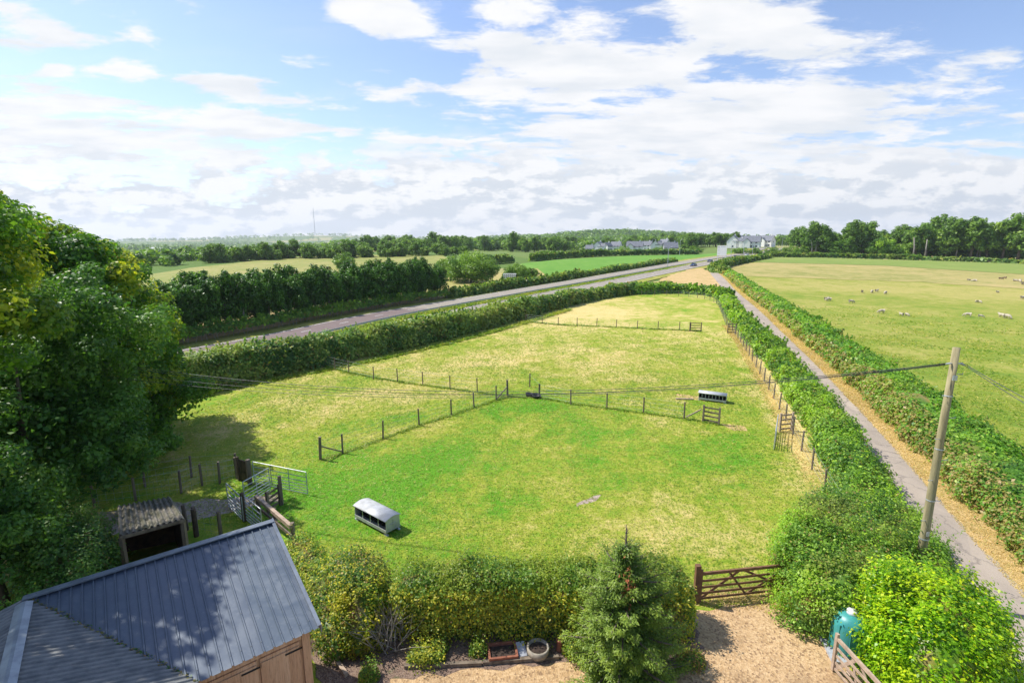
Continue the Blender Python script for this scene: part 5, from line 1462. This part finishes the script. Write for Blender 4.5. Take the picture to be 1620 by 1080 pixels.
sheep_px = [(285, 578), (303, 581), (452, 596), (658, 664), (793, 682), (830, 683), (527, 527), (592, 527), (625, 522), (683, 535), (1240, 688), (1325, 693), (1470, 694), (1508, 700), (1298, 592), (1322, 594), (1440, 527), (1247, 443), (1285, 450), (1460, 437), (1488, 432), (1562, 450), (1592, 456), (1608, 473), (1608, 570)]
LB = ['left of two sheep grazing close together nearest the bramble hedge', 'right of two sheep grazing close together nearest the bramble hedge', 'lone sheep just right of the close pair near the bramble hedge', 'grey faced sheep grazing alone in the centre front of the field', 'left of two small sheep side by side in the front of the field', 'right of two small sheep side by side in the front of the field',
 'leftmost of the row of four pale sheep on the dry grass', 'second from left in the row of four pale sheep', 'third from left in the row of four pale sheep', 'rightmost of the row of four pale sheep', 'dark sided sheep grazing left of a small lamb', 'small lamb standing between the dark sided sheep and the front right pair', 'left of the front right pair of sheep, nearest the frame edge', 'right of the front right pair of sheep', 'left of two small sheep in the middle right of the field', 'right of two small sheep in the middle right of the field',
 'tiny pale sheep alone at the edge of the tan strip', 'small sheep resting left of a larger pale one on the tan strip', 'larger pale sheep lying on the tan strip', 'brown sheep on the tan strip, in front', 'brown sheep on the tan strip, behind', 'leftmost pale sheep of the far right flock', 'middle pale sheep of the far right flock', 'nearest pale sheep of the far right flock', 'sheep half cut by the right frame edge']
for i, (x, y) in enumerate(sheep_px):
    u = 1240 + x / 4.263; v = 340 + y / 4.263
    brown = i in (19, 20)
    o = bpy.data.objects.new('sheep', SMB if brown else SM[0 if i % 4 else 1]); COL.objects.link(o)
    p = at(u, v); o.location = (p[0], p[1], H1(*p) - (.22 if i in (17, 18, 21) else 0)); o.rotation_euler.z = [0.2, 3.0, -.6, 2.6, 1.2, -2.2][i % 6] + i * .13
    k = .62 if i in (4, 5, 11, 14, 15, 16) else .85
    if i in (18, 21, 22, 23): k = 1.1
    o.scale = (k, k, k)
    tag(o, LB[i], 'sheep', 'sheep in the big field')

# cars
def make_car(name, label, mat, p, rz, k=1.0):
    t = thing(name, label, 'car', (p[0], p[1], H1(p[0], p[1]) + .03), rz, 'cars on the dual road')
    prof = [(-2.1, .35), (-2.12, .75), (-2.0, .98), (-1.3, 1.02), (-.75, 1.02), (0.6, 1.0), (1.5, .92), (2.05, .75), (2.12, .40), (1.9, .28), (-1.9, .28)]
    mb = MB(); mb.prism([(x, -.85, z) for x, z in prof], (0, 1.7, 0)); mb.build('body', mat, t, bevel=.05)
    cab = [(-1.75, 1.0), (-1.35, 1.42), (.25, 1.45), (1.05, .99)]
    mb = MB(); vs = []
    lo = [(-1.75, -.80, 1.0), (1.05, -.80, .99), (1.05, .80, .99), (-1.75, .80, 1.0)]; hi = [(-1.3, -.62, 1.42), (.25, -.62, 1.42), (.25, .62, 1.42), (-1.3, .62, 1.42)]
    a = [mb.bm.verts.new(q) for q in lo]; b = [mb.bm.verts.new(q) for q in hi]
    for i in range(4): mb.bm.faces.new((a[i], a[(i + 1) % 4], b[(i + 1) % 4], b[i]))
    mb.bm.faces.new(b); mb.bm.faces.new(a[::-1])
    mb.build('windows', 'window_glass', t)
    mb = MB(); mb.box((-.5, 0, 1.44), (1.6, 1.26, .05)); mb.build('roof', mat, t, bevel=.015)
    for x in (-1.3, 1.35):
        for y in (-.82, .82):
            mb = MB(); mb.tube([(x, y - .1, .33), (x, y + .1, .33)], .33, 14); w = mb.build('wheel', 'black_rubber', t)
            mb = MB(); s_ = 1 if y > 0 else -1; mb.tube([(x, y + s_ * .1, .33), (x, y + s_ * .115, .33)], .19, 10); mb.build('rim', 'galvanised', w)
    for y in (-.6, .6):
        mb = MB(); mb.box((2.11, y, .66), (.04, .34, .14)); mb.build('headlight', 'lens_white', t)
        mb = MB(); mb.box((-2.12, y, .78), (.04, .3, .16)); mb.build('taillight', 'lens_red', t)
    t.scale = (k, k, k)
    return t
for (u, v, mt, lb, d) in [(1097, 421.5, 'car_blue', 'dark blue car nearest on the dual road', 5.6), (1123, 415, 'car_grey', 'dark grey car second nearest on the dual road', 5.6), (1147, 411.5, 'car_silver', 'silver car on the dual road below the white billboard', 3), (1164, 408, 'car_black', 'black car on the dual road ahead of the silver one', 3), (1181, 405, 'car_white', 'white car farthest along the dual road', 3)]:
    p = Vector(at(u, v))
    L = np.array(RS); i = int(np.argmin(np.hypot(L[:, 0] - p.x, L[:, 1] - p.y))); i = min(i, len(L) - 2)
    dv = L[i + 1] - L[i]
    make_car('car', lb, mt, p, math.atan2(dv[1], dv[0]) + (math.pi if d > 5 else 0))
# central safety barrier
q = [p for p in offs(RS, -1.2) if p[1] > 62 and p[1] < 330]
t = thing('safety_barrier', 'dark steel safety barrier along the grass strip of the dual road', 'barrier', (q[0][0], q[0][1], H1(*q[0])))
o0 = Vector(t.location)
mb = MB(); Q = [Vector((x, y, H1(x, y))) - o0 for x, y in resample(q, 6)]
for a, b in zip(Q[:-1], Q[1:]): mb.bar(a + Vector((0, 0, .6)), b + Vector((0, 0, .6)), .06, .26)
mb.build('rail', 'grey_paint', t)
pm = None
for a in Q:
    if pm is None: mb = MB(); mb.box((0, 0, .3), (.1, .1, .7)); pm = mb.build('post', 'grey_paint', t); o = pm
    else: o = pm.copy(); COL.objects.link(o); o.parent = t
    o.location = a
# lamp posts
def lamp(label, u, v, h, double=True, rz=0):
    p = base_at(u, v); t = thing('street_lamp', label, 'street lamp', p, rz, 'street lamps on the dual road')
    mb = MB(); mb.tube([(0, 0, 0), (0, 0, h)], [.13, .08], 7); mb.build('pole', 'galvanised', t)
    for s_ in ((-1, 1) if double else (1,)):
        mb = MB(); mb.tube([(0, 0, h), (s_ * 1.3, 0, h + .55)], .06, 5); mb.build('arm', 'galvanised', t)
        mb = MB(); mb.box((s_ * 1.65, 0, h + .6), (.8, .3, .16)); mb.build('lantern', 'grey_paint', t, bevel=.04)
for i, (u, v, h, lb) in enumerate([(1056, 424, 8, 'nearest double armed street lamp on the road strip'), (1075, 404, 9, 'slim street lamp behind the bright meadow hedge'), (1156, 408, 10, 'street lamp just right of the white billboard'), (1176, 404, 9, 'street lamp in front of the first white house of the right group'), (1190, 403, 9, 'street lamp in front of the second white house of the right group'), (1208, 402, 9, 'street lamp near the right end of the white houses'), (1236, 401, 9, 'farthest street lamp before the tall trees'), (1031, 401, 9, 'slim pole standing before the left white houses')]):
    lamp(lb, u, v, h, i % 3 != 1, .3)
# billboard
p = base_at(1141, 412)
t = thing('billboard', 'large white notice board with small dark lettering on two posts beside the dual road', 'sign', p, R(-38))
for x in (-1.9, 1.9):
    mb = MB(); mb.box((x, .1, 3.2), (.22, .18, 6.4)); mb.build('post', 'white_paint', t)
mb = MB(); mb.box((0, 0, 4.9), (4.6, .12, 5.0)); mb.build('panel', 'white_paint', t)
mb = MB()
mb.box((-1.55, -.07, 6.7), (.9, .02, .5)); mb.box((.5, -.07, 6.75), (2.3, .02, .28))
mb.box((-1.4, -.07, 6.05), (1.1, .02, .18)); mb.box((-1.5, -.07, 5.3), (.8, .02, .16)); mb.box((-1.5, -.07, 4.7), (.8, .02, .14)); mb.box((-1.5, -.07, 3.4), (.8, .02, .14))
mb.build('lettering', 'grey_paint', t)

# houses
def house(label, u, v, w, d, h, rz, roof='roof_grey', wall='render_white', gable_front=False, pitch=.95, group='white houses along the horizon', porch=False):
    p = base_at(u, v)
    t = thing('house', label, 'house', (p[0], p[1] + 4, p[2] - .3), rz, group)
    rh_ = d / 2 * pitch
    mb = MB()
    mb.prism([(-w / 2, -d / 2, 0), (-w / 2, d / 2, 0), (-w / 2, d / 2, h), (-w / 2, 0, h + rh_), (-w / 2, -d / 2, h)], (w, 0, 0)); mb.build('wall', wall, t)
    mb = MB()
    for s_ in (-1, 1):
        mb.prism([(-w / 2 - .3, s_ * (d / 2 + .35), h - .35 * pitch + .02), (-w / 2 - .3, 0, h + rh_ + .02), (-w / 2 - .3, 0, h + rh_ + .25), (-w / 2 - .3, s_ * (d / 2 + .35), h - .35 * pitch + .25)], (w + .6, 0, 0))
    rf = mb.build('roof', roof, t)
    mb = MB(); mb.box((w * .3, 0, h + rh_ + .5), (.9, .7, 1.4)); mb.build('chimney', wall, rf)
    for z in ((1.4, 4.1) if h > 4 else (1.3,)):
        for x in (-w * .3, 0, w * .3):
            mb = MB(); mb.box((x, -d / 2 - .01, z), (1.3, .06, 1.2)); f = mb.build('window', 'window_glass', t)
    for x in (0,):
        mb = MB(); mb.box((-w / 2 - .01, 0, 1.4), (.06, 1.3, 1.2)); mb.box((w / 2 + .01, 0, 4.0 if h > 4 else 1.4), (.06, 1.3, 1.2)); mb.build('window', 'window_glass', t)
    mb = MB(); mb.box((w * .15, -d / 2 - .02, 1.0), (1.0, .06, 2.0)); mb.build('door', 'grey_paint', t)
    if gable_front:
        mb = MB(); mb.prism([(-w * .25 - 2.4, -d / 2 - 2.2, 0), (-w * .25 + 2.4, -d / 2 - 2.2, 0), (-w * .25 + 2.4, -d / 2 - 2.2, h), (-w * .25, -d / 2 - 2.2, h + 2.2), (-w * .25 - 2.4, -d / 2 - 2.2, h)], (0, 4, 0)); mb.build('wing', wall, t)
        mb = MB()
        for s_ in (-1, 1):
            mb.prism([(-w * .25 + s_ * 2.7, -d / 2 - 2.5, h - .25), (-w * .25, -d / 2 - 2.5, h + 2.25), (-w * .25, -d / 2 - 2.5, h + 2.45), (-w * .25 + s_ * 2.7, -d / 2 - 2.5, h - .05)], (0, 2.5 + d / 2, 0))
        mb.build('wing_roof', roof, t)
    return t
HS = [(934, 398.5, 7, 6, 3.2, .3, 'roof_grey', 'render_white', False, 'small low white house at the far left of the left group'),
 (949, 398, 11, 8, 5.2, .25, 'roof_grey', 'render_white', True, 'white gabled house second from the left of the left group'),
 (962, 396.5, 8, 7, 5.0, 1.3, 'roof_grey', 'render_white', False, 'narrow white house third from the left of the left group'),
 (976, 396, 11, 9, 4.8, .1, 'roof_grey', 'render_white', False, 'broad roofed house in the middle left of the left group'),
 (995, 395.5, 10, 8, 5.4, .2, 'roof_grey', 'render_white', False, 'white house left of the large front gable in the left group'),
 (1006, 398, 15, 9, 5.0, .35, 'roof_grey', 'render_white', True, 'large white house with front gable in the centre of the left group'),
 (1024, 395.5, 12, 8, 5.4, .1, 'roof_grey', 'render_white', False, 'white house right of the large front gable in the left group'),
 (1038, 395, 11, 8, 5.6, .5, 'roof_grey', 'render_white', True, 'white gabled house near the right of the left group'),
 (1053, 394, 10, 8, 6.4, -.3, 'roof_grey', 'render_white', True, 'tallest white gabled house at the right end of the left group'),
 (1063, 400, 11, 8, 4.6, .5, 'roof_grey', 'grey_paint', False, 'grey walled house in front of the dark wood'),
 (1164, 392, 12, 9, 6.2, .2, 'roof_grey', 'render_white', True, 'white gabled house at the left of the right group'),
 (1180, 391, 8, 8, 6.0, 1.2, 'roof_grey', 'render_white', True, 'narrow white gabled house second in the right group'),
 (1193, 392, 14, 9, 5.4, .1, 'roof_grey', 'render_white', True, 'broad white gabled house in the middle of the right group'),
 (1207, 389, 11, 8, 6.2, .4, 'roof_grey', 'render_white', False, 'white house fourth in the right group'),
 (1218, 390, 11, 9, 5.8, -.2, 'roof_grey', 'render_white', True, 'white house at the right end of the right group'),
 (1247, 381, 30, 9, 4.0, .05, 'roof_red', 'render_white', False, 'long red roofed building beyond the white houses'),
 (816, 392, 18, 8, 4.0, .1, 'roof_grey', 'render_white', False, 'pale low building among trees left of the houses'),
 (832, 397, 8, 6, 3.2, .2, 'roof_grey', 'render_white', False, 'tiny white house beside a hedge left of the houses'),
 (640, 384, 14, 8, 5.0, .2, 'roof_grey', 'render_white', False, 'white house peeping from the trees above the cypress row')]
for hi_, (u, v, w, d, h, rz, rf_, wl, gf, lb) in enumerate(HS): house(lb, u, v, w * (.8 if u > 1100 and w < 20 else .85), d * .95, h * .85, rz - .65 + (1.45 if hi_ % 3 == 1 else 0), rf_, wl, gf)
for i, (u, v, w, lb) in enumerate([(246, 396, 34, 'long pale farm shed left in the valley'), (262, 397, 40, 'long pale farm shed right in the valley'), (385, 385, 60, 'white strip of glasshouse on the far hillside'), (450, 386, 70, 'long pale roof under the mast hill')]):
    p = base_at(u, v); t = thing('farm_shed', lb, 'shed', p, .05, 'distant farm sheds')
    mb = MB(); mb.prism([(-w / 2, -8, -2), (-w / 2, 8, -2), (-w / 2, 8, 5), (-w / 2, -8, 5)], (w, 0, 0)); mb.build('wall', 'render_white', t)
    mb = MB(); mb.prism([(-w / 2 - .5, -8.6, 5), (-w / 2 - .5, 8.6, 5), (-w / 2 - .5, 0, 8)], (w + 1, 0, 0)); mb.build('roof', 'grey_paint', t)
# mast
d_ = ray(499, 379); yy = 4500.0; mx_ = d_[0] / d_[1] * yy; mz = H1(mx_, yy)
t = thing('radio_mast', 'very tall thin guyed transmitter mast on the far hill', 'mast', (mx_, yy, mz))
mb = MB(); mb.tube([(0, 0, 0), (0, 0, 215)], [2.3, 2.3], 6); mb.tube([(0, 0, 215), (0, 0, 232)], [1.2, 1.0], 6); mb.build('shaft', 'grey_paint', t)
for a in (0.5, 2.6, 4.7):
    mb = MB(); mb.tube([(0, 0, 180), (90 * math.cos(a), 90 * math.sin(a), 0)], .22, 3); mb.build('guy_wire', 'grey_paint', t)

# ---- distant trees
rg = np.random.default_rng(61)
TP = []
for k, (hh, ww, yl) in enumerate([(15, 12, .1), (13, 12, .25), (16, 10, .1), (12, 11, .35)]):
    bl = [(0, 0, hh * .6, ww * .48, ww * .48, hh * .38), (ww * .2, 0, hh * .5, ww * .34, ww * .3, hh * .3), (-ww * .22, .5, hh * .48, ww * .33, ww * .3, hh * .32), (0, 0, hh * .82, ww * .3, ww * .3, hh * .18)]
    t = make_tree('woodland_tree', 'x', 'tree', (0, 0, 0), bl, 3600, .95, 'leaf_far', 70 + k, sub=24, subr=.30, trunk_r=.35, yellow=yl, limbs=3, depth=.5, low=-.9)
    TP.append((t, [c for c in bpy.data.objects if c.parent == t]))
used = set()
def put_tree(k, p, s, label, group, sz=None, sink=.3):
    if k in used: o = copy_fast(*TP[k])
    else: o = TP[k][0]; used.add(k)
    o.location = (p[0], p[1], H1(p[0], p[1]) - sink); o.rotation_euler.z = rg.uniform(0, 6.28); o.scale = (s * rg.uniform(.9, 1.15), s * rg.uniform(.9, 1.15), sz or s * rg.uniform(.92, 1.08))
    tag(o, label, 'tree', group)
# belt behind the houses and up to the left
for i in range(190):
    f = rg.random(); u = 560 + 540 * f
    yy = rg.uniform(400, 640); x = (u - 810) / FPX * yy * 1.0
    if 905 < u < 1080 and yy < 500: yy = rg.uniform(500, 700); x = (u - 810) / FPX * yy
    put_tree(i % 4, (x, yy), rg.uniform(.75, 1.12), 'rounded tree in the broad belt of woodland across the horizon', 'trees of the horizon belt', None, 2.0)
for i in range(34):      # dark wood between house groups
    u = rg.uniform(1072, 1160); yy = rg.uniform(420, 520); put_tree((2, 0)[i % 2], ((u - 810) / FPX * yy, yy), rg.uniform(.62, .8), 'tree of the dark wood between the two groups of white houses', 'trees between the house groups')
for i in range(22):
    u = rg.uniform(1150, 1290); yy = rg.uniform(470, 600); put_tree(i % 4, ((u - 810) / FPX * yy, yy), rg.uniform(.5, .75), 'tree rising behind the right group of white houses', 'trees behind the right houses')
for i in range(66):      # line at the back of the stubble field
    u = 290 + 430 * (i + rg.uniform(-.4, .4)) / 66; v = 420 - 15.5 * (i / 66) ** .55; p = at(u, v); put_tree(i % 4, (p[0] + rg.uniform(-6, 6), p[1] + rg.uniform(2, 26)), rg.uniform(.45, .78), 'tree in the line behind the pale stubble field', 'trees behind the stubble field', None, 1.9)
# tall belt at right
big = [(1292, 404, 1.32, 0, 'leftmost tall tree of the right hand belt'), (1345, 405, 1.30, 2, 'tall dark tree behind the round light green one'), (1365, 405, 1.32, 0, 'tall dark spreading tree second in the right hand belt'), (1425, 405, 1.15, 2, 'dark tree between the two pale round trees'), (1447, 407, 1.22, 0, 'tall tree with a pale straight trunk in the belt'), (1465, 407, 1.25, 1, 'tree next to the pale trunked one'), (1495, 408, 1.2, 3, 'lighter tall tree in mid belt'), (1512, 408, 1.45, 0, 'broad crowned tall tree in the right half of the belt'), (1535, 409, 1.38, 2, 'tall tree right of the broad crowned one'), (1560, 409, 1.3, 0, 'tall tree with leaning trunk near the right edge'), (1585, 410, 1.5, 1, 'wide tall tree near the right frame edge'), (1610, 411, 1.55, 0, 'tallest tree at the right frame edge'), (1640, 412, 1.5, 2, 'tall tree cut by the right frame edge'), (1478, 404, 1.5, 2, 'dark crown poking above the middle of the belt'), (1400, 403, 1.15, 3, 'far tree seen between two nearer ones'), (1315, 404, 1.1, 3, 'middle height tree behind the light green one')]
for (u, v, s, k, lb) in big: put_tree(k, at(u, v), s, lb, 'tall trees of the right hand belt', s * 1.02)
for i in range(26):
    u = 1285 + 14.5 * i + rg.uniform(-5, 5); p = at(u, 404.5 + (u - 1285) * .02); p = (p[0] * 1.03, p[1] * 1.03 + rg.uniform(2, 30)); put_tree(i % 4, p, rg.uniform(.8, 1.15), 'tree in the shady back rows of the right hand belt', 'back rows of the right hand belt')
hedge('undergrowth', 'shady mass of shrubs filling the foot of the tall right hand belt', [(p_[0] * 1.03, p_[1] * 1.03 + 5, 7, 5.5 + 1.5 * (i % 2)) for i, p_ in enumerate([at(u, 404.5 + (u - 1285) * .02) for u in range(1275, 1680, 25)])], .13, 'leaf_far', cat='undergrowth', g=.1, seed=23, amp=1.2, fn=.2, reg=16)
small_tree('round bright green tree standing before the tall dark ones', 1325, 405, 10.5, 13, 'leaf_lane_hedge', 81, .7, 6000, base=.02)
small_tree('second round bright green tree behind the first at right', 1343, 405, 9, 10, 'leaf_lane_hedge', 84, .7, 4000, base=.02)
small_tree('wide light green tree with rounded crown before the belt', 1391, 406, 10.5, 15, 'leaf_lane_hedge', 82, .7, 7000, yellow=.4, base=.02)
small_tree('low browny green bush before the belt right of the round trees', 1425, 406.5, 6, 8, 'leaf_lane_hedge', 83, .6, 3000, yellow=.5)
for i, (u, h) in enumerate([(1440.5, 11), (1459, 10), (1508, 12), (1530, 11), (1541, 11), (1545, 10), (1281, 9), (1287, 9)]):
    p = at(u, 408 if u > 1300 else 404)
    mb = MB(); mb.tube([(0, 0, -.3), (.1, 0, h * .5), ((i % 3 - 1) * .9 + (1.2 if i in (2, 3) else 0), 0, h)], [.42, .34, .22], 7); o = mb.build('tree_trunk', 'pale_bark', None, True); o.location = (p[0], p[1] - 1.5, H1(*p)); tag(o, 'bare pale trunk standing clear at the front of the tall belt', 'tree trunk', 'pale trunks of the tall belt')
# bushes at the road junction
for i, (u, v, h, w, lb) in enumerate([(1100, 401.5, 5, 9, 'rounded bush behind the dual road left of the billboard'), (1170, 402, 4, 9, 'green bush under the first right hand house'), (1195, 402, 3.5, 8, 'green bush under the broad gabled house'), (1222, 402, 4, 9, 'green bush at the right end of the white houses'), (1265, 404, 5, 7, 'dark round bush at the corner of the far pasture'), (1250, 400, 4, 12, 'brown green scrub before the red roofed building'), (985, 400, 4, 14, 'bush line before the broad roofed house'), (1045, 399.5, 4, 12, 'bushes before the gabled houses of the left group')]):
    small_tree(lb, u, v, h, w, 'leaf_far', 90 + i, .6, 1800, cat='bush', name='bush', yellow=.3, tr=.1)

# distant woods and hedgerows as one mass
cent = []
for i in range(75):          # hedgerows in the valley
    x0 = rg.uniform(-2600, 1500); y0 = rg.uniform(750, 3300); a = rg.choice([rg.normal(.1, .15), rg.normal(1.4, .2)]); l = rg.uniform(150, 600)
    n = int(l / 11)
    for j in range(n): cent.append((x0 + math.cos(a) * l * j / n + rg.normal(0, 2), y0 + math.sin(a) * l * j / n + rg.normal(0, 2), rg.uniform(3, 7)))
for i in range(64):          # woods
    x0 = rg.uniform(-2300, 1600); y0 = rg.uniform(900, 3600)
    for j in range(80): cent.append((x0 + rg.normal(0, 110), y0 + rg.normal(0, 22), rg.uniform(5, 10)))
for i in range(1100):        # wooded hill
    cent.append((rg.normal(300, 200), rg.normal(1440, 95), rg.uniform(6, 10)))
for i in range(500):
    cent.append((rg.normal(30, 240), rg.normal(1850, 90), rg.uniform(6, 9)))
for i in range(900):         # belt beyond the belt
    u = rg.uniform(430, 1260); yy = rg.uniform(780, 1150); cent.append(((u - 810) / FPX * yy, yy, rg.uniform(5, 9)))
for i in range(900):         # valley side trees, left
    u = rg.uniform(235, 560); yy = rg.uniform(380, 760) ; cent.append(((u - 810) / FPX * yy, yy + (560 - u) * .8, rg.uniform(3.2, 6)))
for i in range(900):         # far ridge
    yy = rg.uniform(3800, 5600); u = rg.uniform(200, 1000); cent.append(((u - 810) / FPX * yy, yy, rg.uniform(8, 13)))
for i in range(900):
    u = rg.uniform(470, 960); yy = rg.uniform(480, 900); cent.append(((u - 810) / FPX * yy, yy, rg.uniform(3.5, 6)))
for i in range(260):
    u = rg.uniform(330, 560); yy = rg.uniform(600, 1000); cent.append(((u - 810) / FPX * yy, yy, rg.uniform(4, 6)))
for i in range(230):
    u = rg.uniform(205, 440); v = rg.choice([392, 397, 402, 408, 414, 420]) + rg.normal(0, .8) - (u - 205) * .03; p_ = at(u, v)
    if p_[1] > 150 and not (u > 300 and v > 412): cent.append((p_[0], p_[1], rg.uniform(1.8, 3.6) * (1 + p_[1] / 1500)))
cent = np.array(cent); cent = cent[cent[:, 1] > 150]
PP, NN, LL, TT = [], [], [], []
for (x, y, r) in cent:
    n = 60 if y < 1300 else 30
    d = unit(rg.normal(0, 1, (n, 3)) + (0, 0, .3)); c0 = rg.uniform(0, .6)
    PP.append(np.array((x, y, H1(x, y) + r * .85)) + d * r * np.array((1, 1, .95)) * rg.uniform(.7, 1.05, (n, 1))); NN.append(d); LL.append(np.full(n, r * .55))
    tt = np.zeros((n, 3)); tt[:, 0] = np.clip(c0 + rg.uniform(-.3, .5, n), 0, 1); tt[:, 1] = (rg.random(n) < .15) * .4; TT.append(tt)
o = leaves_obj('distant_woodland', np.concatenate(PP), np.concatenate(NN), np.concatenate(LL), np.concatenate(TT), 'leaf_far', None, rg, wid=.9)
tag(o, kind='stuff')

# ================================================================== HAZE
mb = MB(); mb.box((0, 0, 115), (14400, 14400, 370))
m = bpy.data.materials.new('haze'); m.use_nodes = True; m.node_tree.nodes.clear()
nb = NB(m.node_tree); pv = nb.node('ShaderNodeVolumePrincipled'); pv.inputs['Color'].default_value = (.86, .92, 1.0, 1); pv.inputs['Density'].default_value = 0.00011
pv.inputs['Anisotropy'].default_value = .2
ou = nb.node('ShaderNodeOutputMaterial'); nb.l.new(pv.outputs[0], ou.inputs['Volume'])
MATS['haze'] = m
o = mb.build('haze', 'haze'); tag(o, kind='stuff')
